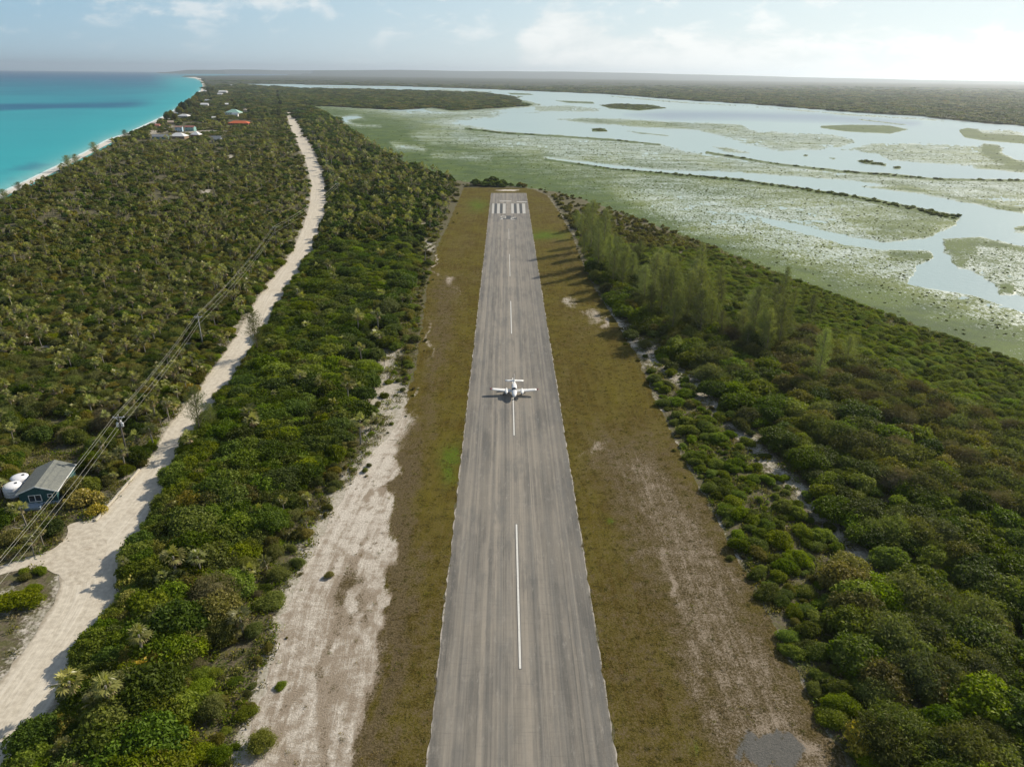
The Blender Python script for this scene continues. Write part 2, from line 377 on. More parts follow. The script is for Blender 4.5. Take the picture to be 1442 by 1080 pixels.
# marsh flats: low islets whose height decides where they rise out of the lagoon
C1 = [(768, 221.5), (798, 224.5), (862, 232.5), (936, 239.5), (1040, 243), (1100, 247), (1183, 253), (1278, 263.7), (1313.5, 269.6), (1349, 279), (1396, 290), (1442, 297), (1900, 392), (1900, 480), (1442, 347), (1378, 334), (1331, 336), (1331, 355), (1354, 376), (1395, 396), (1442, 417), (1900, 570), (1900, 640), (1442, 438), (1378, 414), (1328, 407), (1281, 397), (1290, 375), (1314, 364), (1312, 352), (1244, 350), (1194, 342), (1127, 324), (1074, 311), (1074, 307), (1127, 317), (1194, 333), (1244, 341), (1308, 334), (1345, 318), (1351, 305), (1337, 299), (1242, 280.5), (1183, 271), (1100, 259), (1040, 250.6), (936, 243.8), (862, 236), (798, 227), (768, 222.6)]
PAINT = [
 ([(430, 150), (560, 161), (700, 159.5), (600, 173), (618, 175), (680, 181), (704, 186), (789, 191), (862, 196), (930, 203), (994, 213), (1094, 230), (1183, 240), (1252, 244.5), (1313, 251), (1442, 253), (1900, 266), (1900, 760), (1442, 530), (1200, 440), (1000, 360), (800, 285), (740, 278), (650, 262), (540, 220), (450, 175)], .55, 3),
 ([(430, 150), (560, 162), (700, 160), (610, 170), (640, 180), (740, 205), (830, 225), (960, 246), (1080, 258), (1200, 277), (1150, 285), (1000, 275), (860, 262), (740, 245), (640, 250), (540, 220), (450, 175)], .78, 10),
 ([(430, 150), (500, 160), (560, 180), (600, 200), (680, 225), (760, 244), (860, 268), (950, 305), (1060, 355), (1140, 378), (1240, 402), (1300, 425), (1442, 468), (1900, 640), (1900, 790), (1442, 540), (1200, 450), (1000, 370), (800, 290), (740, 285), (650, 270), (540, 230), (430, 175)], 1.15, 11),
 ([(880, 265), (1000, 278), (1150, 300), (1180, 320), (1080, 330), (960, 310)], .44, 12),
 ([(470, 164.5), (502, 162), (512, 166), (491, 169.5), (500, 175), (536, 178), (504, 178), (475, 171)], .25, 1.5),
 ([(552, 201), (594, 207), (598, 212), (557, 209)], .28, 3), ([(610, 215), (690, 220), (690, 225), (610, 221)], .45, 3), ([(580, 190), (640, 188), (700, 198), (690, 204), (600, 198)], .5, 4),
 ([(700, 190), (860, 200), (960, 214), (940, 225), (800, 214), (700, 205)], .48, 5),
 ([(1190, 305), (1300, 290), (1351, 304), (1308, 334), (1244, 337)], .82, 6),
 (C1, 0, 1.2),
 ([(1254, 351), (1314, 355), (1310, 364), (1250, 362)], .9, 2), ([(1331, 336), (1378, 334), (1442, 347), (1470, 354), (1442, 352), (1378, 343), (1375, 356), (1345, 360), (1331, 352)], 1.1, 2),
 ([(1428, 320), (1445, 317), (1600, 325), (1600, 335), (1430, 325)], 1.1, 1.5), ([(1344, 368), (1360, 365), (1362, 372), (1350, 376)], 1, 2), ([(1405, 400), (1425, 398), (1428, 412), (1410, 412)], 1.1, 2),
 # thin dark rim on the near bank of the channel
 ([(768, 223.4), (862, 236.6), (1040, 251.3), (1100, 259.8), (1183, 271.8), (1242, 281.2), (1337, 300.5), (1351, 304), (1345, 310), (1242, 287), (1183, 276), (1040, 255), (862, 239), (768, 225)], 1.3, 1),
 ([(655, 180), (704, 186), (789, 191), (862, 196), (930, 203), (930, 204.5), (862, 197.8), (789, 192.6), (704, 188), (655, 182)], 1.3, .8),
 ([(994, 213), (1094, 229.6), (1183, 239.6), (1252, 244), (1313, 250.8), (1442, 252.8), (1900, 266), (1900, 271), (1442, 255.5), (1313, 253.5), (1183, 242), (1094, 232), (994, 215)], 1.3, 1),
 ([(1214, 262), (1300, 272), (1442, 300), (1442, 293), (1349, 277), (1278, 262)], .95, 1.5),
 #([(1110, 372), (1180, 388), (1260, 402), (1330, 422), (1442, 452), (1600, 500), (1600, 508), (1442, 460), (1330, 430), (1260, 410), (1180, 395), (1110, 378)], 1.3, 1.5),
 # upper islands
 ([(620, 129), (690, 132), (725, 138), (760, 147), (742, 151), (700, 153), (640, 157), (600, 153)], .95, 1.5),
 ([(752, 148), (800, 147), (860, 153), (840, 158.5), (752, 158)], .5, 1.2), ([(844, 148), (870, 146), (920, 148), (938, 152.5), (900, 155.8), (860, 153)], 1.3, .6), ([(780, 141.5), (835, 143.5), (838, 146.5), (800, 145)], 1, .6),
 ([(715, 131), (745, 132), (752, 134), (720, 133.5)], 1.1, .5), ([(728, 135), (737, 136), (730, 137.5)], 1, .5), ([(780, 168), (820, 165), (900, 168.5), (1000, 173), (1045, 175), (1060, 186), (1000, 184), (905, 180), (830, 174)], .66, 1.2),
 ([(833, 181), (852, 180.5), (855, 185), (834, 185)], 1.3, .6), ([(880, 184), (940, 190), (945, 192), (900, 188)], .8, .6),
 ([(985, 176), (1100, 184), (1171, 187), (1216, 197), (1183, 210), (1100, 214), (1050, 205), (1000, 190), (970, 180)], .52, 2),
 ([(1156, 177), (1200, 175.5), (1252, 176.5), (1279, 182), (1254, 188), (1195, 185.4), (1156, 180)], 1.1, .8),
 ([(1350, 183), (1362, 180), (1380, 182), (1442, 191), (1900, 235), (1900, 248), (1442, 202), (1385, 197.5), (1358, 193.5)], 1.15, .8), ([(1375, 182), (1420, 182), (1442, 186), (1442, 191), (1385, 188)], .5, 1),
 ([(1183, 210.5), (1240, 198.5), (1300, 201), (1385, 202), (1411, 208), (1408, 214), (1432, 226), (1460, 230), (1900, 275), (1900, 288), (1442, 241.3), (1373, 235), (1332, 233), (1252, 226), (1233, 219)], .56, 2),
 ([(1385, 203), (1405, 204), (1412, 209), (1408, 215), (1432, 226), (1500, 234), (1500, 246), (1442, 241), (1373, 235), (1420, 234), (1400, 225), (1383, 215)], 1.1, 1.5),
 ([(1207, 225.5), (1218, 225), (1249, 230.5), (1247, 233.5), (1215, 229.5)], 1.3, .6), ([(1259, 234.5), (1269, 235), (1268, 237.5), (1259, 237)], 1.3, .5),
 ([(1131, 217.5), (1138, 217.5), (1138, 219.5), (1131, 219)], 1.3, .4), ([(1168, 221.5), (1176, 222), (1176, 224), (1169, 223)], 1.1, .4), ([(1000, 205), (1030, 208), (1060, 216), (1020, 213)], .7, 1.5),
 ([(1170, 159.5), (1240, 163), (1238, 165), (1180, 161.5)], .95, .5), ([(1200, 166.5), (1284, 176), (1270, 176), (1215, 169.5)], .9, .5),
 ([(430, 121), (560, 123), (560, 124.5), (470, 124)], .52, .8), ([(600, 124.5), (700, 129), (690, 130.5), (620, 127.8)], .52, .8), ([(860, 135), (960, 143), (1060, 149.5), (1060, 151), (960, 146), (860, 137)], .5, .8), ([(1060, 149), (1200, 160), (1330, 168), (1330, 172), (1200, 163), (1060, 152)], .46, 1),
 ([(560, 156), (640, 157.5), (760, 158), (760, 160), (640, 160), (560, 158.5)], .45, .8),
]
def marsh_field(pts):
    px, q, dist = ground_fields(pts)
    q = px + (q - px) * .7
    f = np.zeros(len(pts))
    # keep work small: evaluate only where the polygon's box covers
    for poly, c, w in PAINT:
        a = np.array(poly); bx = (q[:, 0] > a[:, 0].min() - 3 * w) & (q[:, 0] < a[:, 0].max() + 3 * w) & (q[:, 1] > a[:, 1].min() - 3 * w) & (q[:, 1] < a[:, 1].max() + 3 * w)
        if not bx.any(): continue
        m = soft(poly, q[bx], w * (2.2 if c < 1.2 and w > 1.1 else 1.2)); f[bx] = f[bx] * (1 - m) + c * m
    X, Y = pts[:, 0], pts[:, 1]
    mot = np.exp(-((np.clip(f, 0, 1.2) - .55) / .33) ** 2)
    n = .30 * fbm(X / 40, Y / 55, 51, 4) + .30 * fbm(X / 12, Y / 7, 57, 3) + .25 * fbm(X / 4, Y / 5, 55, 3) + .15 * _hash(np.floor(X / 1.5), np.floor(Y / 2.0), 9)
    F_ = f + .15 * mot + (n - .5) * (0.30 + 1.1 * mot)
    lg = sd(LAGOON, px) / np.clip((px[:, 1] - hor(px[:, 0])) / 100, .12, 4)
    return px, f, F_, lg, dist

def marsh_material():
    t = NT('marsh_sedge_and_mud'); p = t.pos()
    cov = t.attr('cover')
    n1 = t.noise(t.mapping(p, (1, .5, 1)), 1.1, 5, 0.9); n2 = t.noise(p, 0.05, 5, 0.65); n3 = t.noise(p, 0.012, 4, .6)
    green = t.mix(t.rng(n2, .35, .65), (0.042, 0.092, 0.003), (0.098, 0.160, 0.008))
    green = t.mix(t.rng(n1, .35, .7), t.mix(.5, green, (0.03, .045, .02)), green)
    mot = t.mix(t.rng(n3, .4, .6), (0.060, 0.102, 0.006), (0.122, 0.162, 0.018))
    green = t.mix(t.rng(cov, .95, .65), green, mot)
    mud = t.mix(t.rng(n2, .3, .7), (0.38, 0.46, 0.40), (0.62, 0.69, 0.62))
    f = t.rng(t.math('ADD', cov, t.math('ADD', t.math('MULTIPLY', t.math('SUBTRACT', n1, .5), 4.2), t.math('MULTIPLY', t.math('SUBTRACT', t.noise(t.mapping(p, (.5, 1, 1)), .06, 5, .7), .5), 1.3))), .42, .60)
    c = t.mix(f, mud, green)
    return t.fin(t.pbr(c, t.mix(f, (.35, .35, .35), (.85, .85, .85)), .3, t.bump(n1, .5, .3)))

def build_marsh():
    rs = [95.0]
    while rs[-1] < 7000:
        r = rs[-1]; rs.append(r + min(1.15 * (r * r + H * H) / (H * F), 0.02 * r))
    rs = np.array(rs); az = np.radians(np.linspace(-25, 52, 1150))
    R, A = np.meshgrid(rs, az, indexing='ij'); X = (R * np.sin(A)).ravel(); Y = (R * np.cos(A)).ravel()
    pts = np.stack([X, Y, np.zeros(len(X))], -1)
    px, _ = PX(pts)
    ok = inside([(300, 112), (2200, 112), (2200, 900), (1442, 560), (1200, 470), (1000, 390), (800, 305), (600, 280), (450, 200), (400, 160)], px)
    f = np.zeros(len(X)); Fv = np.zeros(len(X)); lg = np.full(len(X), -9.0)
    _, f1, F1, l1, _ = marsh_field(pts[ok]); f[ok] = f1; Fv[ok] = F1; lg[ok] = l1
    z = -0.6 + np.clip((Fv - .5) * .5, -.5, .22)
    z = np.where(f > .97, np.maximum(z, -.35), z)
    z = np.where(lg < -6, -3, z)
    pts[:, 2] = z
    fc = grid_faces(len(rs), len(az))[:, ::-1]
    keep = (z[fc] > -.75).any(1) & ok[fc].all(1) & (lg[fc] > -7).all(1); fc = fc[keep]
    used, inv = np.unique(fc, return_inverse=True); fc = inv.reshape(fc.shape)
    me = np_mesh('marsh', pts[used], fc, marsh_material(), True, {'cover': f[used]})
    tag(link('marsh', me), 'pale mottled marsh flats of sedge and mangrove seedlings in the lagoon', 'marsh', None, 'structure')
build_marsh()

# ------------------------------------------------------------------ FLAT SHEETS: beach, road, runway, verges
def strip(name, pairs, step, cols, z0, mat, ragged=0.0, zin=None, fields=None, seed=1, kind='structure', crown=0.0):
    """pairs: list of ((xl,yl),(xr,yr)) photo pixels from near to far"""
    L = [P(*a, z0) for a, b in pairs]; R = [P(*b, zin if zin is not None else z0) for a, b in pairs]
    rows = []; along = 0.0; al = []
    for i in range(len(pairs) - 1):
        ln = ((L[i + 1] + R[i + 1]) / 2 - (L[i] + R[i]) / 2).length
        n = max(1, int(ln / (step * (1 + L[i].length / 400))))
        for k in range(n):
            t = k / n; rows.append((L[i].lerp(L[i + 1], t), R[i].lerp(R[i + 1], t))); al.append(along + ln * t)
        along += ln
    rows.append((L[-1], R[-1])); al.append(along)
    Lw = np.array([a for a, b in rows]); Rw = np.array([b for a, b in rows]); al = np.array(al)
    # soften corners
    for _ in range(3):
        Lw[1:-1] = (Lw[:-2] + 2 * Lw[1:-1] + Lw[2:]) / 4; Rw[1:-1] = (Rw[:-2] + 2 * Rw[1:-1] + Rw[2:]) / 4
    wd = np.linalg.norm(Rw - Lw, axis=1); dr = (Rw - Lw) / wd[:, None]
    if ragged:
        a1 = (fbm(al / 1.3, al * 0 + seed, seed, 3) - .5) * 2 * ragged; a2 = (fbm(al / 1.3, al * 0 + seed + 9, seed + 4, 3) - .5) * 2 * ragged
        Lw = Lw + dr * a1[:, None]; Rw = Rw + dr * a2[:, None]
    else: a1 = a2 = np.zeros(len(al))
    ts = np.linspace(0, 1, cols)
    V = (Lw[:, None, :] * (1 - ts)[None, :, None] + Rw[:, None, :] * ts[None, :, None])
    V[:, :, 2] += crown * (1 - (2 * ts - 1) ** 2)[None, :]
    across = a1[:, None] * (1 - ts) + a2[:, None] * ts + (wd[:, None] * ts[None, :])
    V = V.reshape(-1, 3)
    at = {'across': across.ravel(), 'along': np.repeat(al, cols), 'tt': (across / wd[:, None]).ravel(), 'wide': np.repeat(wd, cols)}
    if fields: at.update(fields(V))
    me = np_mesh(name, V, grid_faces(len(rows), cols), mat, True, at)
    o = link(name, me)
    if kind: o['kind'] = kind
    return o

def sand_color(t, p, lo=(0.40, 0.36, 0.29), hi=(0.60, 0.555, 0.47)):
    return t.mix(t.rng(t.noise(p, 1.1, 6, .65), .3, .7), lo, hi)

def beach_mat():
    t = NT('beach_sand'); p = t.pos()
    return t.fin(t.pbr(sand_color(t, p, (.62, .57, .48), (.8, .76, .68)), .9, .1))
n = len(COAST_OUT)
strip('beach', [(COAST_OUT[i], COAST_IN[i]) for i in range(n)], 3, 5, -0.72, beach_mat(), 1.2, zin=0.06, seed=3)

# surf line at the waterline
def foam_mat():
    t = NT('surf_foam'); p = t.pos(); nn = t.noise(p, .6, 6, .7)
    return t.fin(t.pbr(t.mix(t.rng(nn, .4, .6), (.5, .66, .64), (.85, .87, .85)), .6, .3))
strip('surf', [((COAST_OUT[i][0] - 1.6, COAST_OUT[i][1] - .6), (COAST_OUT[i][0] + .6, COAST_OUT[i][1] + .4)) for i in range(1, 16)], 2, 3, -0.57, foam_mat(), 1.6, seed=13)

def road_mat():
    t = NT('crushed_coral_road'); p = t.pos()
    al = t.attr('along'); tt = t.attr('tt'); ac = t.attr('across')
    v = t.n('ShaderNodeCombineXYZ'); t.set(v.inputs[0], ac); t.set(v.inputs[1], t.math('MULTIPLY', al, .04))
    rut = t.noise(v.outputs[0], 1.6, 4, .6)
    c = sand_color(t, p, (.46, .41, .325), (.63, .575, .47))
    c = t.mix(t.rng(rut, .45, .7, 0, .6), c, (.69, .64, .54))
    c = t.mix(t.rng(t.noise(p, .25, 5, .6), .55, .75, 0, .5), c, (.36, .30, .23))
    d = t.math('ABSOLUTE', t.math('SUBTRACT', tt, .5))
    edge = t.rng(t.math('ADD', d, t.math('MULTIPLY', t.math('SUBTRACT', t.noise(p, 1.2, 5, .7), .5), .18)), .42, .5, 0, .65)
    c = t.mix(edge, c, (.25, .21, .15))
    return t.fin(t.pbr(c, .92, .1, t.bump(rut, .4, .12)))
MAT['road'] = road_mat()
strip('dirt_road', [((l, y), (r, y)) for y, l, r in ROADP], 1.2, 12, 0.035, MAT['road'], .7, seed=5)

def poly_sheet(name, poly, z, mat, rag=.4, step=.8, seed=2):
    w = [P(x, y, z) for x, y in poly]; out = []
    for i in range(len(w)):
        a, b = w[i], w[(i + 1) % len(w)]; ln = (b - a).length; k = max(1, int(ln / step))
        for j in range(k): out.append(a.lerp(b, j / k))
    A = np.array(out)
    for _ in range(4): A = (np.roll(A, 1, 0) + 2 * A + np.roll(A, -1, 0)) / 4
    A[:, 0] += (fbm(A[:, 0] / 1.5, A[:, 1] / 1.5, seed) - .5) * 2 * rag; A[:, 1] += (fbm(A[:, 0] / 1.5, A[:, 1] / 1.5, seed + 5) - .5) * 2 * rag
    bm = bmesh.new(); f = bm.faces.new([bm.verts.new(p) for p in A]); bm.normal_update()
    if f.normal.z < 0: f.normal_flip()
    bmesh.ops.triangulate(bm, faces=[f]); me = bpy.data.meshes.new(name); bm.to_mesh(me); bm.free(); me.materials.append(mat)
    o = link(name, me); o['kind'] = 'structure'; return o
def track_mat():
    t = NT('crushed_coral_track'); p = t.pos()
    c = sand_color(t, p, (.44, .39, .31), (.62, .565, .46))
    c = t.mix(t.rng(t.noise(p, .5, 6, .7), .5, .7, 0, .55), c, (.30, .24, .17))
    return t.fin(t.pbr(c, .92, .1, t.bump(t.noise(p, 2, 5), .4, .1)))
poly_sheet('side_track', TRACK, 0.045, track_mat(), .5)

def verge_fields(V):
    px, q, dist = ground_fields(V)
    pm = F / dist; sq = np.clip(H / dist * 1.3, .15, 1)
    for sc_, am in ((4.0, 2.2), (1.2, 1.0)):
        q = q + np.stack([(fbm(V[:, 0] / sc_, V[:, 1] / sc_ / 2, 91, 3) - .5) * am * 2 * pm, (fbm(V[:, 0] / sc_, V[:, 1] / sc_ / 2, 92, 3) - .5) * am * 3 * pm * sq], -1)
    sand = np.zeros(len(V)); green = np.zeros(len(V)); dirt = np.zeros(len(V))
    S1 = [(230, 1320), (300, 1080), (330, 1000), (360, 900), (395, 800), (455, 690), (500, 640), (540, 590), (566, 565), (580, 560), (580, 600), (572, 650), (566, 720), (562, 800), (556, 850), (545, 900), (528, 990), (512, 1080), (470, 1320)]
    sand = np.maximum(sand, .95 * soft(S1, q, 24))
    dirt = np.maximum(dirt, .9 * soft([(470, 1320), (510, 1080), (545, 900), (562, 700), (570, 590), (596, 590), (598, 700), (590, 850), (575, 950), (560, 1080), (540, 1320)], q, 24))
    # brown vehicle-worn bands across the sand
    for ln, w, a in [([(475, 1250), (500, 1080), (524, 920), (535, 860)], 11, .55), ([(420, 1250), (447, 1040), (462, 960), (492, 860), (505, 800)], 13, .6), ([(548, 1250), (548, 900), (562, 760), (570, 650)], 12, .7), ([(470, 850), (520, 835)], 14, .5), ([(370, 1100), (410, 1000)], 10, .35), ([(520, 700), (560, 680)], 8, .4)]:
        g = np.exp(-(linedist(ln, q) / w) ** 2); sand -= a * g * .55; dirt = np.maximum(dirt, g)
    S2 = [(835, 600), (935, 605), (1020, 720), (1080, 830), (1135, 930), (1225, 1080), (1360, 1320), (1000, 1320), (985, 1080), (940, 960), (890, 820), (860, 720), (822, 660)]
    m2 = soft(S2, q, 60); sand = np.maximum(sand, .50 * m2); dirt = np.maximum(dirt, .85 * m2)
    for x, y, rx, ry, v in [(850, 638, 18, 11, .62), (825, 640, 6, 12, .45), (936, 822, 13, 16, .85), (1040, 972, 10, 12, .7), (1010, 940, 20, 14, .58), (915, 720, 24, 18, .52), (928, 770, 4, 40, .66), (905, 705, 3, 24, .6), (962, 790, 3.5, 42, .62), (985, 860, 3.5, 40, .58), (1090, 1025, 70, 22, .66), (1140, 1060, 30, 30, .75),
                            (800, 425, 22, 14, .55), (833, 445, 18, 18, .6), (850, 455, 9, 14, .7), (632, 395, 12, 8, .75), (640, 410, 20, 14, .45), (603, 480, 6, 50, .6), (580, 560, 5, 30, .6), (612, 370, 4, 30, .7), (716, 268, 22, 2.0, .9)]:
        sand = np.maximum(sand, v * np.exp(-((q[:, 0] - x) / rx) ** 2 - ((q[:, 1] - y) / ry) ** 2))
    for x, y, rx, ry, v in [(632, 650, 11, 25, .9), (865, 743, 6, 4, 1), (765, 332, 30, 6, .9), (672, 290, 14, 8, .8), (967, 1050, 8, 6, .6), (612, 330, 10, 12, .4)]:
        green = np.maximum(green, v * np.exp(-((q[:, 0] - x) / rx) ** 2 - ((q[:, 1] - y) / ry) ** 2))
    dirt = np.maximum(dirt, soft([(605, 380), (655, 380), (645, 470), (625, 560), (598, 700), (560, 700), (590, 560)], q, 18) * .6)
    dirt = np.maximum(dirt, .45 * smooth(560, 900, q[:, 1]))
    dirt = np.maximum(dirt, .35 * smooth(.45, .65, fbm(V[:, 0] / 12, V[:, 1] / 30, 97, 3)))
    grey = np.clip(1.5 * np.exp(-((q[:, 0] - 1082) / 52) ** 2 - ((q[:, 1] - 1068) / 28) ** 2), 0, 1)
    return {'sand': np.clip(sand, 0, 1), 'green': green, 'dirt': np.clip(dirt, 0, 1), 'grey': grey}

def verge_mat():
    t = NT('dry_mown_grass'); p = t.pos()
    al = t.attr('along'); ac = t.attr('across'); sand = t.attr('sand'); dirt = t.attr('dirt')
    v = t.n('ShaderNodeCombineXYZ'); t.set(v.inputs[0], ac); t.set(v.inputs[1], t.math('MULTIPLY', al, .05))
    mow = t.noise(v.outputs[0], 1.1, 5, .65)
    n1 = t.noise(p, 3.2, 6, .75); n2 = t.noise(p, .09, 5, .6); n0 = t.noise(p, 6.0, 4, .8); nm = t.noise(p, .45, 6, .7)
    g = t.mix(t.rng(n2, .35, .65), (0.092, 0.066, 0.010), (0.125, 0.104, 0.014))
    g = t.mix(t.rng(mow, .4, .62, 0, .6), g, (0.135, 0.112, 0.028))
    g = t.mix(t.rng(t.math('ADD', t.math('MULTIPLY', n1, .6), t.math('MULTIPLY', nm, .4)), .52, .40, 0, .8), g, (0.030, 0.026, 0.009))
    g = t.mix(t.rng(n0, .56, .70, 0, .6), g, (0.19, 0.15, 0.065))
    d = t.mix(t.rng(n1, .35, .65), (.062, .046, .023), (.165, .128, .074))
    g = t.mix(t.rng(t.math('ADD', dirt, t.math('MULTIPLY', t.math('SUBTRACT', t.math('ADD', t.math('MULTIPLY', nm, .5), t.math('MULTIPLY', n1, .5)), .5), 3.4)), .30, .80, 0, .88), g, d)
    g = t.mix(t.math('MULTIPLY', t.attr('green'), t.rng(n1, .38, .58)), g, (0.085, 0.17, 0.012))
    s = t.mix(t.rng(n1, .3, .7), (.42, .37, .30), (.76, .71, .625))
    s = t.mix(t.rng(t.math('ADD', t.math('ADD', t.math('MULTIPLY', mow, .4), t.math('MULTIPLY', nm, .6)), t.math('MULTIPLY', dirt, .28)), .50, .72, 0, .8), s, (.24, .185, .125))
    s = t.mix(t.rng(n0, .54, .66, 0, .45), s, (.17, .13, .09))
    mx = t.math('ADD', sand, t.math('MULTIPLY', t.math('SUBTRACT', t.math('ADD', t.math('MULTIPLY', n1, .30), t.math('ADD', t.math('MULTIPLY', mow, .18), t.math('ADD', t.math('MULTIPLY', n0, .27), t.math('MULTIPLY', nm, .25)))), .5), 2.6))
    c = t.mix(t.rng(mx, .42, .72), g, s)
    c = t.mix(t.rng(t.math('ADD', t.attr('grey'), t.math('MULTIPLY', t.math('SUBTRACT', n1, .5), .8)), .45, .6, 0, .85), c, t.mix(n1, (.075, .078, .074), (.19, .19, .18)))
    return t.fin(t.pbr(c, .95, .05, t.bump(t.math('ADD', n1, n0), .9, .12)))
MAT['verge'] = verge_mat()
strip('grass_verge', [((x, y), (RL(y) + .8, y)) for y, x in VLE], 1.0, 70, 0.02, MAT['verge'], .9, fields=verge_fields, seed=8)
strip('grass_verge', [((RR(y) - .8, y), (x, y)) for y, x in VRE[:-1]] + [((742, 266.3), (750, 266.5))], 1.0, 70, 0.02, MAT['verge'], .7, fields=verge_fields, seed=11)
strip('grass_verge', [((653, 273.5), (742, 273.2)), ((653.5, 264.8), (742, 265.2))], 1.0, 30, 0.012, MAT['verge'], .3, fields=verge_fields, seed=12)

def asphalt_mat():
    t = NT('worn_runway_asphalt'); p = t.pos()
    al = t.attr('along'); tt = t.attr('tt'); ac = t.attr('across'); u = t.math('MULTIPLY', tt, 23.0)
    def st(k, sc, det=4, off=0.0):
        v = t.n('ShaderNodeCombineXYZ'); t.set(v.inputs[0], t.math('ADD', u, off)); t.set(v.inputs[1], t.math('MULTIPLY', al, k)); return t.noise(v.outputs[0], sc, det, .65)
    s1 = st(.0015, .42, 3); s2 = st(.0012, 1.5, 4, 40); s3 = st(.004, 4.0, 3, 80); s4 = st(.012, 1.1, 6, 120)
    n1 = t.noise(p, .12, 6, .7); n2 = t.noise(p, 5, 4, .7); pat = st(.10, .6, 6, 10)
    wear = t.rng(t.math('ADD', t.math('MULTIPLY', n1, .5), t.math('MULTIPLY', pat, .5)), .40, .60)
    c = t.mix(t.rng(s1, .40, .58), (0.265, 0.240, 0.198), (0.185, 0.176, 0.155))
    c = t.mix(t.math('MULTIPLY', t.rng(s2, .42, .62), t.math('ADD', .35, t.math('MULTIPLY', wear, .5))), c, (0.30, 0.265, 0.215))
    c = t.mix(t.math('MULTIPLY', t.rng(s3, .48, .62), t.math('ADD', .25, t.math('MULTIPLY', wear, .5))), c, (0.085, 0.083, 0.075))
    c = t.mix(t.rng(s4, .50, .66, 0, .5), c, (0.110, 0.108, 0.100))
    def lane(c0, w, amt):
        d = t.math('ABSOLUTE', t.math('SUBTRACT', u, c0)); m = t.math('MULTIPLY', t.rng(d, w, w * .55), t.math('ADD', .35, t.math('MULTIPLY', wear, .65))); return t.math('MULTIPLY', m, amt)
    for c0, w, a in [(5.2, .8, .6), (7.0, .35, .5), (18.0, 2.6, .55), (21.8, 1.6, .8), (13.6, .6, .3), (.7, 1.1, .85), (3.1, .3, .45), (9.4, .4, .4), (11.3, .25, .35), (15.3, .35, .45)]:
        c = t.mix(lane(c0, w, a), c, (0.083, 0.081, 0.074))
    for c0, w, a in [(19.4, .3, .5), (2.2, .7, .35), (11.9, 2.2, .3), (8.2, .5, .35), (16.4, .2, .5)]:
        c = t.mix(lane(c0, w, a), c, (0.33, 0.29, 0.23))
    c = t.mix(t.rng(n2, .5, .75, 0, .35), c, (0.31, 0.28, 0.23))
    c = t.mix(t.rng(pat, .50, .62, 0, .38), c, (0.10, 0.098, 0.09))
    c = t.mix(t.rng(t.noise(t.mapping(p, (.25, 3.0, 1)), 1.0, 5, .7), .52, .70, 0, .28), c, (0.085, 0.083, 0.078))
    c = t.mix(t.rng(t.noise(p, .06, 4, .6), .45, .65, 0, .3), c, (0.29, 0.26, 0.21))
    c = t.mix(t.rng(t.noise(t.mapping(p, (.8, .18, 1)), .35, 6, .75), .50, .66, 0, .5), c, (0.12, 0.12, 0.112))
    c = t.mix(t.rng(t.noise(t.mapping(p, (1.2, .35, 1)), .8, 6, .8), .54, .70, 0, .5), c, (0.32, 0.30, 0.26))
    # transverse cracks
    vv = t.n('ShaderNodeCombineXYZ'); t.set(vv.inputs[0], t.math('MULTIPLY', u, .25)); t.set(vv.inputs[1], al)
    cr = t.n('ShaderNodeTexVoronoi', feature='DISTANCE_TO_EDGE'); t.set(cr.inputs['Vector'], vv.outputs[0]); cr.inputs['Scale'].default_value = .16
    c = t.mix(t.rng(cr.outputs['Distance'], .004, .0, 0, .12), c, (0.05, 0.05, 0.05))
    d = t.math('MINIMUM', u, t.math('SUBTRACT', 23.0, u))
    ed = t.rng(t.math('ADD', d, t.math('MULTIPLY', t.noise(p, .9, 5), -.5)), -.05, -.30, 0, .7)
    c = t.mix(ed, c, (.52, .47, .40))
    return t.fin(t.pbr(c, .75, .3, t.bump(n2, .3, .03)))
MAT['asphalt'] = asphalt_mat()
runway = strip('runway', [((RL(y), y), (RR(y), y)) for y in (1300, 1080, 900, 760, 650, 560, 480, 420, 370, 330, 300, 285, 272)], .7, 40, 0.05, MAT['asphalt'], .28, seed=21)

def paint_mat(name, col, wear=.45):
    t = NT(name); p = t.pos(); n = t.noise(p, 2.5, 6, .7)
    c = t.mix(t.rng(n, .5, .75, 0, wear), col, (0.24, 0.225, 0.20))
    return t.fin(t.pbr(c, .7, .3))
WP = paint_mat('white_marking_paint', (.46, .45, .41), .8); WPN = paint_mat('fresh_white_paint', (.66, .65, .60), .5)
DP = paint_mat('dark_marking_paint', (0.055, 0.06, 0.062), .3); DP2 = paint_mat('dark_marking_border', (0.08, 0.08, 0.078), .3)
def rw(s, y):  # s in 0..1 across the runway
    return (RL(y) + (RR(y) - RL(y)) * s, y)
def quad(name, pts, z, mat, parent=runway):
    z = .05 + (z - .05) * 4
    me = bpy.data.meshes.new(name); w = [P(x, y, z) for x, y in pts]; me.from_pydata([tuple(a) for a in w], [], [(0, 1, 2, 3)]); me.materials.append(mat)
    return link(name, me, parent)
def dash(y0, y1, w, dark=True):
    s0 = 0.0
    def cx(y): return 716.2 + (y - 310) * (732.5 - 716.2) / (941 - 310)
    ppm = lambda y: (y - 104.5) * .917 / 72
    a, b = cx(y0), cx(y1)
    if dark: quad('stripe_border', [(b - w * .5 * ppm(y1) - ppm(y1) * .09, y1 + ppm(y1) * .08), (b + w * .5 * ppm(y1) + ppm(y1) * .09, y1 + ppm(y1) * .08), (a + w * .5 * ppm(y0) + ppm(y0) * .09, y0 - .3), (a - w * .5 * ppm(y0) - ppm(y0) * .09, y0 - .3)], .0545, DP2)
    quad('centre_stripe', [(b - w * .5 * ppm(y1), y1), (b + w * .5 * ppm(y1), y1), (a + w * .5 * ppm(y0), y0), (a - w * .5 * ppm(y0), y0)], .059, WPN)
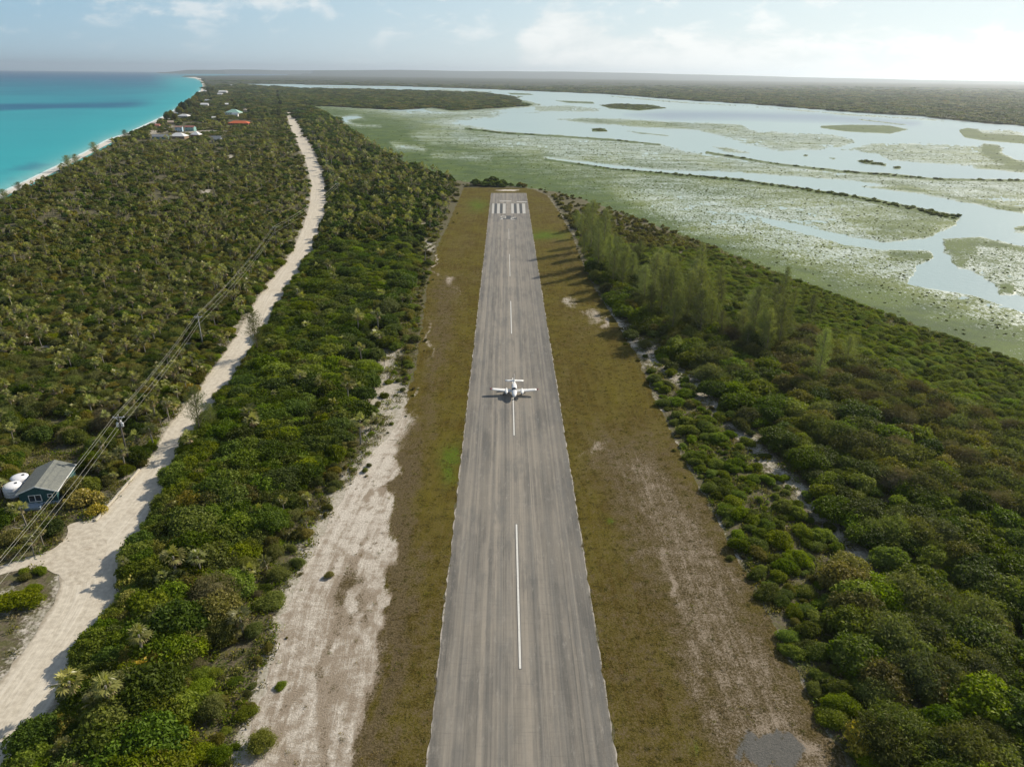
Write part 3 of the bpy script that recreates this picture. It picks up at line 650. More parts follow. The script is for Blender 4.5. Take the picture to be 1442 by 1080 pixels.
dash(738, 941, .30); dash(532, 613, .29); dash(424, 470, .30); dash(358, 389, .22, False); dash(322, 337, .14, False)
# threshold bars: crop coordinates of the photograph, 19.64 px per photo pixel
def tb(x0, x1, xx0, xx1, y0, y1, m, nm, z=.0545):
    quad(nm, [(690 + xx0 / 19.64, 265 + y1 / 19.64), (690 + xx1 / 19.64, 265 + y1 / 19.64), (690 + x1 / 19.64, 265 + y0 / 19.64), (690 + x0 / 19.64, 265 + y0 / 19.64)], z, m)
for a in [(128, 198, 118, 186), (282, 350, 276, 345), (660, 728, 672, 742), (808, 876, 830, 898)]: tb(*a, 430, 700, DP, 'threshold_bar_dark')  # dark painted background bars between the white threshold bars
for a in [(66, 120, 50, 110), (203, 276, 192, 268), (358, 432, 352, 430), (588, 652, 592, 664), (736, 802, 750, 822), (888, 968, 904, 985)]: tb(*a, 430, 705, WP, 'threshold_bar')
tb(270, 590, 270, 592, 352, 372, WP, 'threshold_line'); tb(740, 1015, 740, 1018, 370, 392, WP, 'threshold_line')
# runway number, seen upside down from this side, on its dark old paint
tb(450, 580, 448, 585, 765, 862, DP, 'runway_number_ground'); tb(290, 740, 270, 745, 820, 862, DP, 'runway_number_ground', .0525)
for a in [(295, 330, 295, 332, 768, 820), (295, 440, 295, 440, 768, 784), (410, 445, 410, 446, 768, 838), (300, 360, 285, 350, 838, 872), (330, 415, 330, 415, 812, 824),
          (575, 660, 570, 655, 822, 842), (640, 730, 640, 700, 805, 822), (585, 640, 590, 720, 862, 878), (570, 600, 575, 620, 842, 870)]:
    tb(*a, WP, 'runway_number_stroke', .059)

# ================================================================== PLANT TEMPLATES
def leaves(rng, C, N, size, aspect, bias=.6, jitter=.7, flat=.35):
    """diamond leaves at points C with lobe normals N"""
    n = len(C)
    nn = N * bias + rng.normal(size=(n, 3)) * jitter + np.array([0, 0, flat]); nn /= np.linalg.norm(nn, axis=1)[:, None]
    a = np.cross(nn, rng.normal(size=(n, 3))); a /= np.linalg.norm(a, axis=1)[:, None]; b = np.cross(nn, a)
    s = size * rng.uniform(.65, 1.35, n)[:, None]
    V = np.stack([C - a * s, C + b * s * aspect + nn * s * .15, C + a * s, C - b * s * aspect + nn * s * .15], 1).reshape(-1, 3)
    Fc = np.arange(n * 4).reshape(n, 4)
    return V, Fc

def sphere_pts(rng, n):
    v = rng.normal(size=(n, 3)); return v / np.linalg.norm(v, axis=1)[:, None]

def ico(sub):
    bm = bmesh.new(); bmesh.ops.create_icosphere(bm, subdivisions=sub, radius=1)
    v = np.array([x.co[:] for x in bm.verts]); f = np.array([[q.index for q in x.verts] for x in bm.faces]); bm.free(); return v, f

def shrub_mesh(name, mat, seed, rad=2.0, high=2.6, nl=14, n=2200, size=.16, aspect=.5, core=.74, wispy=.35, jitter=.7):
    rg = np.random.default_rng(seed)
    # lobes in a dome
    lob = []
    for i in range(nl):
        r = math.sqrt((i + .3) / nl) * rad * .72; a = i * 2.399 + rg.uniform(-.4, .4)
        lr = rad * rg.uniform(.22, .52); zc = high * (1 - .55 * (r / rad) ** 1.5) * rg.uniform(.62, .92) - lr * .55
        lob.append((r * math.cos(a), r * math.sin(a), max(zc, lr * .4), lr * rg.uniform(.8, 1.25), lr * rg.uniform(.7, 1.0)))
    lob = np.array(lob)
    w = lob[:, 3] ** 2; w /= w.sum()
    k = rg.choice(nl, n * 2, p=w); s = sphere_pts(rg, n * 2); s[:, 2] = np.where(s[:, 2] < -.35, -s[:, 2], s[:, 2])
    lump = 1 + .16 * np.sin(s[:, 0] * 5 + k) * np.sin(s[:, 1] * 6 + k * 2) + rg.normal(size=n * 2) * .11 + wispy * rg.exponential(.12, n * 2)
    C = lob[k, :3] + s * np.stack([lob[k, 3], lob[k, 3], lob[k, 4]], -1) * lump[:, None]
    keep = np.ones(n * 2, bool)
    for j in range(nl):
        d = (C - lob[j, :3]) / np.array([lob[j, 3], lob[j, 3], lob[j, 4]])
        keep &= ~((np.linalg.norm(d, axis=1) < .78) & (k != j))
    keep &= C[:, 2] > .05
    C, N, k = C[keep][:n], s[keep][:n], k[keep][:n]
    V, Fc = leaves(rg, C, N, size, aspect, jitter=jitter)
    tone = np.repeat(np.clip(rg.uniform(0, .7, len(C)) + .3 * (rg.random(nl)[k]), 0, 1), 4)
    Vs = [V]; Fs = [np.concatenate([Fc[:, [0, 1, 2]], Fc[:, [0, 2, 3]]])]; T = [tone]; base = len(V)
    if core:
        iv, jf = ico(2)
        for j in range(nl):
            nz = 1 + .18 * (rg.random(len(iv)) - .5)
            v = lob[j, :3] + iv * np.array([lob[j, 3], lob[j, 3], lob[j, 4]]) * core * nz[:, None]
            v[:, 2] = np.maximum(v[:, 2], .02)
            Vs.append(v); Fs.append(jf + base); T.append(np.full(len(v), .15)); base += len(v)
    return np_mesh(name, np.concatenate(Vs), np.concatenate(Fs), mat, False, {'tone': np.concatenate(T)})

LM = {
 'dark': leaf_mat('glossy_dark_leaves', (.036, .060, .003), (.098, .138, .008), .6, .14, .28),
 'bright': leaf_mat('bright_green_leaves', (.070, .105, .005), (.180, .220, .013), .6, .15, .34),
 'olive': leaf_mat('olive_leaves', (.090, .092, .011), (.205, .185, .034), .6, .14, .28),
 'yellow': leaf_mat('yellowing_leaves', (.22, .20, .018), (.55, .43, .04), .5, .3, .34),
 'grey': leaf_mat('grey_twiggy_leaves', (.125, .108, .048), (.230, .200, .105), .75, .12, .20),
 'sage': leaf_mat('sage_leaves', (.080, .096, .020), (.165, .180, .044), .65, .14, .28),
 'mang': leaf_mat('mangrove_leaves', (.085, .105, .018), (.180, .205, .052), .6, .2, .28),
 'palm': leaf_mat('palm_fan_leaves', (.120, .130, .022), (.31, .31, .10), .40, .4, .30),
 'palmdead': leaf_mat('dry_palm_fans', (.19, .145, .075), (.36, .29, .18), .7, .2, .15),
 'cas': leaf_mat('casuarina_needles', (.100, .120, .042), (.195, .215, .095), .65, .12, .35),
}
bark = plain('pale_bark', (.20, .17, .13), .9, .1, var=.3); palmbark = plain('grey_palm_bark', (.26, .24, .20), .9, .1, var=.25)

SH = {  # name -> mesh
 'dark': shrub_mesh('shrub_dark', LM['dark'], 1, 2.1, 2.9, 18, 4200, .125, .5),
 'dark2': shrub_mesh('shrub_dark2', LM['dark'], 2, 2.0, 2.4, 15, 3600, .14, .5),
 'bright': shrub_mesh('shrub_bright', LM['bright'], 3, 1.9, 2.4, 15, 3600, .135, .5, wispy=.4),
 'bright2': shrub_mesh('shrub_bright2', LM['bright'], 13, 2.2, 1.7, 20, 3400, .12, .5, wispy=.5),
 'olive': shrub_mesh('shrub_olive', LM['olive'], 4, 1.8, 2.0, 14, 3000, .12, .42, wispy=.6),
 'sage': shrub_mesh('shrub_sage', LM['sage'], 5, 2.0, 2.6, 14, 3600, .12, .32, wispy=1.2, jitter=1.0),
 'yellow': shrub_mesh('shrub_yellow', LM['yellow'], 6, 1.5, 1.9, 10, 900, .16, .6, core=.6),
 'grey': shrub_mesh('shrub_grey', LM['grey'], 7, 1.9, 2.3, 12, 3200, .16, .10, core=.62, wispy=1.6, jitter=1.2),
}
def tuft_mesh(name, mat, seed, n=46, r=.9, h=.5):
    rg = np.random.default_rng(seed); C = np.stack([rg.normal(size=n) * r * .5, rg.normal(size=n) * r * .5, rg.uniform(.02, h, n)], -1)
    V, Fc = leaves(rg, C, sphere_pts(rg, n), .17, .45); return np_mesh(name, V, Fc, mat, False, {'tone': np.repeat(rg.random(n), 4)})
FAR = {
 'fdark': shrub_mesh('clump_dark', LM['dark'], 21, 2.1, 2.6, 8, 420, .34, .6),
 'folive': shrub_mesh('clump_olive', LM['olive'], 22, 2.0, 2.1, 8, 420, .32, .55),
 'fsage': shrub_mesh('clump_sage', LM['sage'], 23, 2.0, 2.4, 8, 420, .32, .5, wispy=.6),
 'fmang': shrub_mesh('mangrove_clump', LM['mang'], 24, 1.3, 1.2, 7, 260, .22, .5, core=.7, wispy=.5),
}

def palm_meshes(seed, ht):
    rg = np.random.default_rng(seed)
    t = MB(); lean = rg.uniform(-.25, .25, 2); t.tube([(0, 0, -.1), (lean[0] * .4, lean[1] * .4, ht * .5), (lean[0], lean[1], ht)], [.11, .09, .08], 7)
    me = bpy.data.meshes.new('trunk'); me.from_pydata(t.v, [], t.f); me.materials.append(palmbark)
    def fans(n, elmin, elmax, R, m, drop):
        V = []; Fc = []; T = []
        for i in range(n):
            az = i * 2.399 + rg.uniform(-.3, .3); el = math.radians(rg.uniform(elmin, elmax))
            d = np.array([math.cos(az) * math.cos(el), math.sin(az) * math.cos(el), math.sin(el)])
            c = np.array([lean[0], lean[1], ht]) + d * R * rg.uniform(.45, .75)
            side = np.cross(d, [0, 0, 1.]); side /= np.linalg.norm(side) + 1e-6; upv = np.cross(side, d)
            side = side * math.cos(.3) + upv * math.sin(rg.uniform(-.5, .5)); tone = rg.random()
            for k in range(9):
                a = math.radians(-105 + 26.2 * k); e = d * math.cos(a) + side * math.sin(a); e = e + np.array([0, 0, -drop * (.3 + abs(math.sin(a)))])
                L = R * rg.uniform(.55, .75) * (1 - .25 * abs(a) / 1.8); wv = np.cross(e, upv); wv = wv / (np.linalg.norm(wv) + 1e-6) * L * .105
                b = len(V); mid = c + e * L * .55; tip = c + e * L + np.array([0, 0, -drop * L * .45])
                V += [c, mid + wv, tip, mid - wv]; Fc.append((b, b + 1, b + 2, b + 3)); T += [np.clip(tone * .6 + rg.random() * .4, 0, 1)] * 4
        return np.array(V), np.array(Fc), np.array(T)
    a = fans(17, -15, 80, .95, None, .22); b = fans(7, -75, -35, .7, None, .2)
    c1 = np_mesh('crown', a[0], a[1], LM['palm'], False, {'tone': a[2]})
    c2 = np_mesh('dead_fronds', b[0], b[1], LM['palmdead'], False, {'tone': b[2]})
    return me, c1, c2

def casuarina_meshes(seed, ht=10.0, width=2.6, n=190):
    rg = np.random.default_rng(seed)
    t = MB(); tw = rg.uniform(-.4, .4, 2)
    tp = [(0, 0, -.2), (tw[0] * .3, tw[1] * .3, ht * .4), (tw[0], tw[1], ht * .97)]
    t.tube(tp, [.16, .10, .02], 7)
    V = []; Fc = []; T = []
    for i in range(n):
        f = (i + rg.random()) / n; z = ht * (.12 + .86 * f ** .9); az = i * 2.399 + rg.uniform(-.4, .4)
        L = width * (1 - f) ** .7 * rg.uniform(.35, 1.25) * (.55 + .45 * min(1, f * 4)) + .3; el = math.radians(rg.uniform(25, 60))
        d = np.array([math.cos(az) * math.cos(el), math.sin(az) * math.cos(el), math.sin(el)])
        base = np.array([tw[0] * z / ht, tw[1] * z / ht, z])
        if i % 2 == 0: t.tube([base, base + d * L * .8], [.035, .008], 4, False)
        tone0 = rg.random()
        m = int(12 + 16 * L)
        for k in range(m):
            s = rg.uniform(.2, 1.05); p = base + d * L * s + rg.normal(size=3) * .13 * L ** .5
            e = d * .8 + rg.normal(size=3) * .45 + np.array([0, 0, .15]); e /= np.linalg.norm(e); ln = rg.uniform(.22, .5)
            w = np.cross(e, rg.normal(size=3)); w = w / np.linalg.norm(w) * .030
            q = p + e * ln * .5 + w; q2 = p + e * ln * .5 - w; tip = p + e * ln; b = len(V)
            V += [p, q, tip, q2]; Fc.append((b, b + 1, b + 2, b + 3)); T += [tone0 * .5 + .5 * rg.random()] * 4
    me = bpy.data.meshes.new('trunk'); me.from_pydata(t.v, [], t.f); me.materials.append(bark)
    cr = np_mesh('crown', np.array(V), np.array(Fc), LM['cas'], False, {'tone': np.array(T)})
    return me, cr

PALMS = [palm_meshes(31, 2.3), palm_meshes(32, 3.0), palm_meshes(33, 1.7)]
CAS = [casuarina_meshes(41, 10, 3.8, 120), casuarina_meshes(42, 9, 4.6, 105), casuarina_meshes(43, 11, 3.4, 110), casuarina_meshes(44, 10, 3.8, 100)]

# ================================================================== SCATTER
BT = [(0, 1300)]  # unused
THICKET = [(r + 4 * (y - 97) / 300 + 1.5, y) for y, l, r in ROADP] + [(408, 150), (440, 154), (468, 170), (490, 184), (518, 202), (558, 226), (600, 243), (648, 257), (745, 262.5), (745, 264.5), (648, 263.5)] + [(x - 4, y) for y, x in VLE[::-1]]
RIGHTW = [(x + 6, y) for y, x in VRE] + MARSH_EDGE[8:] + [(1900, 1300)]
LEFTW = [(l - 2, y) for y, l, r in ROADP] + [(400, 150), (408, 147), (340, 140), (340, 126), (300, 120), (292, 114), (290.5, 121), (287.5, 131), (277.5, 141), (267, 148.5), (253, 160), (241, 169), (219, 180), (191, 195), (161, 206), (136, 221), (101, 234), (67, 251), (25, 271), (0, 284), (-60, 324), (-300, 470), (-300, 900), (-300, 1250)]
HOUSES_PX = []

def band_points():
    """jittered points over the land, spacing growing with distance"""
    out = []
    edges = [28, 120, 200, 300, 420, 600, 850, 1200, 1700, 2400, 3400, 4800, 7000]
    for a, b in zip(edges[:-1], edges[1:]):
        m = (a + b) / 2; s = max(1.75, .0078 * m)
        nx = int(2 * b * 1.05 / s); ny = int(b / s) + 1
        gx, gy = np.meshgrid(np.arange(nx) * s - b * 1.05, np.arange(ny) * s)
        x = (gx + rng.uniform(-.48, .48, gx.shape) * s).ravel(); y = (gy + rng.uniform(-.48, .48, gx.shape) * s).ravel()
        r = np.hypot(x, y); k = (r >= a) & (r < b) & (np.abs(x) < y * .92 + 25)
        out.append(np.stack([x[k], y[k], np.full(k.sum(), s)], -1))
    return np.concatenate(out)

pts = band_points()
W3 = np.stack([pts[:, 0], pts[:, 1], np.zeros(len(pts))], -1)
px, q, dist = ground_fields(W3)
spc = pts[:, 2]
vis = (px[:, 0] > -140) & (px[:, 0] < 1600) & (px[:, 1] < 1190)
pts, W3, px, q, dist, spc = [a[vis] for a in (pts, W3, px, q, dist, spc)]
Xw, Yw = pts[:, 0], pts[:, 1]
R1 = rng.random(len(pts)); R2 = rng.random(len(pts)); R3 = rng.random(len(pts))
ppm = np.clip(px[:, 1] - hor(px[:, 0]), 1, 2000) * .917 / 72
big = fbm(Xw / 28, Yw / 28, 61, 3); med = fbm(Xw / 9, Yw / 9, 62, 3)

zone = np.full(len(pts), -1)
inB = inside(THICKET, px); inC = inside(RIGHTW, px); inA = inside(LEFTW, px)
ex = inside(AIRFIELD, px) | (linedist(ROAD, px, True) < 1.0 * ppm ** .5) & ~inB | inside(ROAD, px) | inside(TRACK, px) | inside(ISLAND, px) | inside(HOUSEYARD, px) | inside(SEA, px)
zone[inB] = 1; zone[inC] = 2; zone[inA] = 0; 
lagin = inside(LAGOON, px)
far = (zone < 0) & ~lagin & (px[:, 1] < 200) & (dist > 900)
zone[far] = 3
zone[ex] = -1; zone[lagin & (zone != 3)] = -1

HOUSE_DEF = [
 # name-key, px centre x, base y, width px, depth m, wall h m, roof h m, kind, wall col, roof col, yaw deg, label
 ('h', 225, 196.5, 24, 8, 2.6, 2.2, 'gable', (.18, .30, .30), (.26, .28, .30), 4, 'long low house with blue grey roof and teal walls nearest the beach'),
 ('h', 249, 196.0, 24, 13, 2.8, 3.6, 'hip', (.26, .18, .12), (.78, .78, .76), 0, 'wide white hipped roof house with brown walls below the blue two storey house'),
 ('h', 274.5, 193.5, 13, 10, 2.6, 3.8, 'hip', (.30, .14, .10), (.82, .82, .80), 0, 'small white pyramid roofed pavilion right of the wide white hipped roof'),
 ('h', 251, 186, 11, 8, 5.4, 1.6, 'gable', (.42, .55, .66), (.30, .20, .16), 12, 'two storey pale blue house with brown roof behind the white hipped roof'),
 ('h', 267, 185, 15, 8, 4.6, 1.8, 'gable', (.24, .42, .40), (.34, .14, .11), -4, 'teal house with reddish brown roof behind the white pyramid roof'),
 ('h', 303.5, 201.5, 14, 10, 3.2, 3.6, 'gable', (.22, .24, .26), (.24, .26, .27), 5, 'grey gabled house alone in the scrub right of the beach houses'),
 ('h', 335.5, 176.5, 31, 14, 2.4, 3.2, 'hip', (.30, .16, .10), (.62, .15, .06), 0, 'long low house with bright orange red roof'),
 ('h', 327, 162, 21, 20, 3.6, 5.5, 'hip', (.60, .66, .62), (.34, .55, .46), 0, 'large house with mint green roof behind the orange roofed house'),
 ('h', 331, 164.5, 9, 6, 3.2, 3.0, 'gable', (.74, .72, .70), (.76, .76, .74), 0, 'small white gabled wing at the front of the mint roofed house'),
 ('h', 258, 166, 17, 12, 2.4, 3.0, 'hip', (.45, .44, .42), (.74, .74, .72), -8, 'white roofed beach house among tall trees beyond the two storey house'),
 ('h', 287, 149.5, 11, 12, 2.5, 3.2, 'gable', (.5, .5, .5), (.76, .76, .74), 8, 'white roofed house in the trees left of the mint roof'),
 ('h', 313, 131.5, 12, 22, 4.0, 4.5, 'gable', (.5, .5, .48), (.74, .74, .70), 0, 'farthest long white roofed building above the village trees'),
 ('h', 309, 134.5, 7, 16, 3.4, 3.6, 'gable', (.5, .5, .48), (.70, .70, .67), 0, 'smaller white building just in front of the farthest long one'),
 ('h', 318.5, 149, 5, 9, 2.6, 2.4, 'gable', (.5, .5, .5), (.78, .78, .76), 20, 'tiny white cottage directly behind the mint roofed house'),
 ('h', 345, 158, 5, 6, 3.6, 2.0, 'hip', (.52, .44, .34), (.60, .50, .40), 0, 'small beige cottage right of the mint roofed house'),
 ('h', 291, 143.5, 6, 8, 2.6, 2.4, 'gable', (.5, .48, .46), (.70, .70, .68), -10, 'small pale cottage behind the white roofed house in the trees'),
 ('h', 300.5, 168.5, 6, 6, 2.2, 2.2, 'gable', (.42, .4, .36), (.72, .70, .64), 15, 'tiny pale roofed cottage left of the orange roofed house'),
 ('h', 239, 175.5, 9, 8, 2.6, 2.4, 'gable', (.40, .30, .22), (.42, .34, .27), 25, 'small brown roofed cottage by the beach trees'),
 ('h', 221, 180, 7, 7, 2.6, 2.0, 'gable', (.50, .26, .20), (.46, .20, .14), 10, 'small red brown beach hut at the edge of the sand'),
 ('h', 288, 129.5, 4, 9, 2.6, 2.4, 'gable', (.6, .6, .6), (.74, .74, .72), 0, 'white cottage near the far end of the beach'),
 ('h', 325, 121.5, 3.4, 12, 3, 2.6, 'gable', (.6, .6, .58), (.80, .80, .78), 0, 'farthest small white house alone in the dark scrub'),
]
for h in HOUSE_DEF:
    _, hx, hy, hw = h[:4]; sc_ = (hy - 100) / 95
    bad = (np.abs(px[:, 0] - hx) < hw * .5 + 2.0 * sc_) & (px[:, 1] < hy + 3.0 * sc_) & (px[:, 1] > hy - 9 * sc_)
    zone[bad] = -1

# density and clearings
keep = zone >= 0
clearA = (zone == 0) & ((med * .55 + big * .45) > .60) & (dist < 1500) & (R1 < .85)
keep &= ~clearA
for bx, by, rx, ry in [(532, 500, 44, 38), (540, 560, 42, 44), (515, 620, 26, 28), (560, 600, 22, 44), (602, 345, 12, 20), (598, 318, 16, 5), (492, 705, 20, 32), (560, 450, 16, 14), (455, 790, 20, 24), (590, 410, 8, 20), (265, 487, 14, 9), (250, 505, 9, 8), (100, 522, 16, 6), (62, 347, 13, 5), (240, 333, 18, 5), (20, 443, 18, 8), (65, 494, 22, 8), (35, 362, 14, 5), (80, 224, 8, 2.5), (258, 364, 8, 6), (290, 272, 9, 5), (325, 222, 6, 3), (120, 300, 10, 3), (190, 380, 10, 4), (15, 330, 14, 3), (230, 250, 9, 3), (325, 420, 8, 12), (378, 123, 5, 2), (325, 120.5, 2, 1.6), (215, 186, 10, 3), (290, 186, 22, 2)]:
    keep &= ~((((q[:, 0] - bx) / rx) ** 2 + ((q[:, 1] - by) / ry) ** 2 < 1) & (R2 < .8))
CORR = [(835, 430), (880, 470), (940, 520), (1000, 562), (1060, 625), (1120, 690), (1190, 765), (1240, 800)]
cd = linedist(CORR, q)
keep &= ~((zone == 2) & (cd < 24 * (.3 + med)) & (R2 < .80))
# distance in metres from the mown edge
eL = linedist([(x, y) for y, x in VLE], px) / ppm; eR = linedist([(x, y) for y, x in VRE], px) / ppm
rd = linedist(ROAD, px, True) / ppm
scale = np.ones(len(pts)); var = np.array(['dark   '] * len(pts))
def pick(mask, names, probs, r=R3):
    c = np.cumsum(probs) / np.sum(probs); idx = np.searchsorted(c, np.clip(r * .65 + .35 * np.clip((big - .5) * 2.2 + .5, 0, .999), 0, .999))
    for i, nme in enumerate(names): var[mask & (idx == i)] = nme
# thicket between road and runway
m = zone == 1
pick(m, ['dark', 'dark2', 'bright', 'bright2', 'olive', 'sage', 'yellow', 'grey'], [.24, .18, .22, .12, .12, .05, .02, .02])
scale[m] = (.60 + 1.2 * R1 ** 1.6 * (.5 + big))[m]
low = m & (eL < 3 + 8 * med); pick(low, ['olive', 'sage', 'bright2', 'grey'], [.5, .2, .2, .1]); scale[low] = (.20 + .035 * eL + .65 * R1 ** 2.5)[low]
keep &= ~(low & ((R2 < .30) | ((med > .55) & (R2 < .7))))
m = zone == 2
pick(m, ['dark', 'dark2', 'bright', 'sage', 'bright2', 'olive', 'grey'], [.20, .18, .20, .14, .14, .1, .04])
scale[m] = (.48 + 1.35 * R1 ** 2.2 * (.5 + big))[m]; keep &= ~(m & (med > .60) & (R2 < .55))
# lower bright band along the strip
xy = px
band = m & (xy[:, 0] < np.interp(xy[:, 1], [430, 470, 520, 562, 625, 690, 765, 830, 1080], [835, 880, 940, 1000, 1060, 1120, 1200, 1180, 1220]))
pick(band, ['bright', 'bright2', 'olive', 'sage', 'dark2'], [.45, .3, .15, .08, .02]); scale[band] = (.22 + .62 * R1 ** 2 + .4 * (med - .3))[band]
keep &= ~(band & ((R2 < .16) | ((med > .52) & (R2 < .7))))
# greyish olive woodland in the right middle
gz = m & inside([(1080, 470), (1250, 450), (1442, 530), (1650, 620), (1650, 790), (1442, 740), (1250, 690), (1120, 600)], q)
pick(gz, ['sage', 'grey', 'olive', 'bright', 'dark'], [.45, .12, .20, .08, .15]); scale[gz] = (.7 + 1.3 * R1 ** 2)[gz]
# reed-like low fringe next to the marsh
me_d = linedist(MARSH_EDGE, px) / ppm
fr = m & (me_d < 16); var[fr] = 'bright2'; scale[fr] = (.28 + .03 * me_d + .35 * R1)[fr]; keep &= ~(fr & (R2 < .25))
# left scrub
m = zone == 0
pick(m, ['olive', 'dark2', 'sage', 'bright2', 'grey', 'dark'], [.38, .18, .18, .10, .10, .06])
scale[m] = (.55 + .6 * R1 * (.5 + big))[m]
nr = m & (rd < 9); pick(nr, ['bright', 'olive', 'dark2', 'yellow'], [.4, .3, .25, .05]); scale[nr] = (.55 + .5 * R1)[nr]
edgeR = (zone == 1) & (rd < 6); scale[edgeR] = (.85 + .5 * R1)[edgeR]
# palms
isp = keep & (((zone == 0) & (R2 > .84 - .35 * np.clip((fbm(Xw / 14, Yw / 14, 71, 3) - .42) * 4, 0, 1))) | ((zone == 1) & (R2 > .97 - .22 * (px[:, 1] < 330))) ) & (dist < 1250) & ~((px[:, 0] > 635) & (px[:, 1] < 290))
# scale by local spacing when distant
grow = np.maximum(1, spc / 3.4)
farv = (dist > 330) & keep & ~isp
fmap = {'dark': 'fdark', 'dark2': 'fdark', 'bright': 'fdark', 'bright2': 'folive', 'olive': 'folive', 'sage': 'fsage', 'yellow': 'folive', 'grey': 'fsage'}
V = np.char.strip(var)
for k0, k1 in fmap.items(): V[farv & (V == k0)] = k1
m3 = zone == 3; V = V.astype('<U8')
V[m3] = np.where(R3[m3] < .4, 'fdark', np.where(R3[m3] < .75, 'folive', 'fsage')); scale[m3] = .8 + .6 * R1[m3]
keep &= ~((zone == 3) & (big > .62) & (R2 < .5))
scale = scale * np.where(dist > 330, grow, 1) * 1.0
zsc = np.where(dist > 330, 1 / np.maximum(1, grow) ** .75, 1.0)     # widen far clumps without making them taller
rotz = rng.uniform(0, 2 * math.pi, len(pts))
inframe = (px[:, 0] > 5) & (px[:, 0] < 1437) & (px[:, 1] > 120) & (px[:, 1] < 1095)

def gn_scatter(name, rows, meshes_by_var, label, cat):
    """rows: dict var -> (n,6) x y z scale zfactor rot.  One point mesh, one geometry-nodes tree."""
    allp = []; sc = []; rt = []; vi = []
    names = list(rows)
    for i, nme in enumerate(names):
        a = rows[nme]; allp.append(a[:, :3]); u_ = rng.uniform(.78, 1.28, len(a)); sc.append(np.stack([a[:, 3] * u_, a[:, 3] / u_, a[:, 3] * a[:, 4] * rng.uniform(.85, 1.2, len(a))], -1)); rt.append(a[:, 5]); vi.append(np.full(len(a), i))
    P_ = np.concatenate(allp).astype(np.float32); S_ = np.concatenate(sc).astype(np.float32); R_ = np.concatenate(rt); I_ = np.concatenate(vi)
    me = bpy.data.meshes.new(name); me.vertices.add(len(P_)); me.vertices.foreach_set('co', P_.ravel())
    a = me.attributes.new('sc', 'FLOAT_VECTOR', 'POINT'); a.data.foreach_set('vector', S_.ravel())
    rv = np.zeros((len(P_), 3), np.float32); rv[:, 2] = R_; rv[:, 0] = rng.normal(size=len(P_)) * .05; rv[:, 1] = rng.normal(size=len(P_)) * .05
    a = me.attributes.new('rt', 'FLOAT_VECTOR', 'POINT'); a.data.foreach_set('vector', rv.ravel())
    a = me.attributes.new('vi', 'INT', 'POINT'); a.data.foreach_set('value', I_.astype(np.int32))
    o = link(name, me); tag(o, label, cat, None, 'stuff')
    g = bpy.data.node_groups.new(name, 'GeometryNodeTree'); g.interface.new_socket('Geometry', in_out='INPUT', socket_type='NodeSocketGeometry'); g.interface.new_socket('Geometry', in_out='OUTPUT', socket_type='NodeSocketGeometry')
    N = g.nodes; L = g.links; gi = N.new('NodeGroupInput'); go = N.new('NodeGroupOutput'); jn = N.new('GeometryNodeJoinGeometry')
    def named(nm, ty):
        x = N.new('GeometryNodeInputNamedAttribute'); x.data_type = ty; x.inputs[0].default_value = nm; return [s for s in x.outputs if s.enabled][0]
    aS = named('sc', 'FLOAT_VECTOR'); aR = named('rt', 'FLOAT_VECTOR'); aI = named('vi', 'INT')
    e2r = N.new('FunctionNodeEulerToRotation'); L.new(aR, e2r.inputs[0])
    for i, nme in enumerate(names):
        cmp = N.new('FunctionNodeCompare'); cmp.data_type = 'INT'; cmp.operation = 'EQUAL'
        si = [s for s in cmp.inputs if s.enabled]; L.new(aI, si[0]); si[1].default_value = i
        for ob in meshes_by_var[nme]:
            oi = N.new('GeometryNodeObjectInfo'); oi.transform_space = 'ORIGINAL'; oi.inputs['Object'].default_value = ob
            iop = N.new('GeometryNodeInstanceOnPoints'); L.new(gi.outputs[0], iop.inputs['Points']); L.new([s for s in cmp.outputs if s.enabled][0], iop.inputs['Selection'])
            L.new(oi.outputs['Geometry'], iop.inputs['Instance']); L.new(e2r.outputs[0], iop.inputs['Rotation']); L.new(aS, iop.inputs['Scale'])
            L.new(iop.outputs[0], jn.inputs[0])
    L.new(jn.outputs[0], go.inputs[0])
    md = o.modifiers.new('scatter', 'NODES'); md.node_group = g
    return o

LOOK = {'dark': 'rounded dark green', 'dark2': 'broad glossy green', 'bright': 'bright leafy green', 'bright2': 'low spreading light green', 'olive': 'fine leaved olive', 'sage': 'feathery sage green', 'yellow': 'yellow leaved', 'grey': 'grey twiggy half bare'}
def area_name(x, y, zn):
    if zn == 1:
        if y > 930: return 'in the lower left thicket'
        if y > 760: return 'in the thicket by the junction'
        if y > 600: return 'in the thicket across from the house'
        if y > 450: return 'in the thicket level with the aeroplane'
        return 'in the far thicket between road and runway end'
    if zn == 2:
        if y > 930: return 'in the lower right corner woodland'
        if y > 760: return 'in the right woodland above the gravel patch'
        if y > 600: return 'in the right woodland beyond the sandy gap'
        return 'in the right woodland near the casuarinas'
    if y > 560: return 'in the left scrub around the house'
    return 'in the open left scrub towards the sea'

templ = {}
def place_shrub(i):
    v = V[i]; o = link('shrub', SH[v], None, (float(Xw[i]), float(Yw[i]), 0)); s = float(scale[i]); o.scale = (s, s, s * float(zsc[i])); o.rotation_euler = (0, 0, float(rotz[i]))
    a = area_name(px[i, 0], px[i, 1], zone[i])
    tag(o, f'{LOOK[v]} shrub {a}', 'shrub', f'{LOOK[v]} shrubs {a}')
    return o

cand = np.where(keep & ~isp & inframe & (zone < 3) & (dist <= 330))[0]
order = cand[np.argsort(-(scale[cand] / np.hypot(dist[cand], H)))]
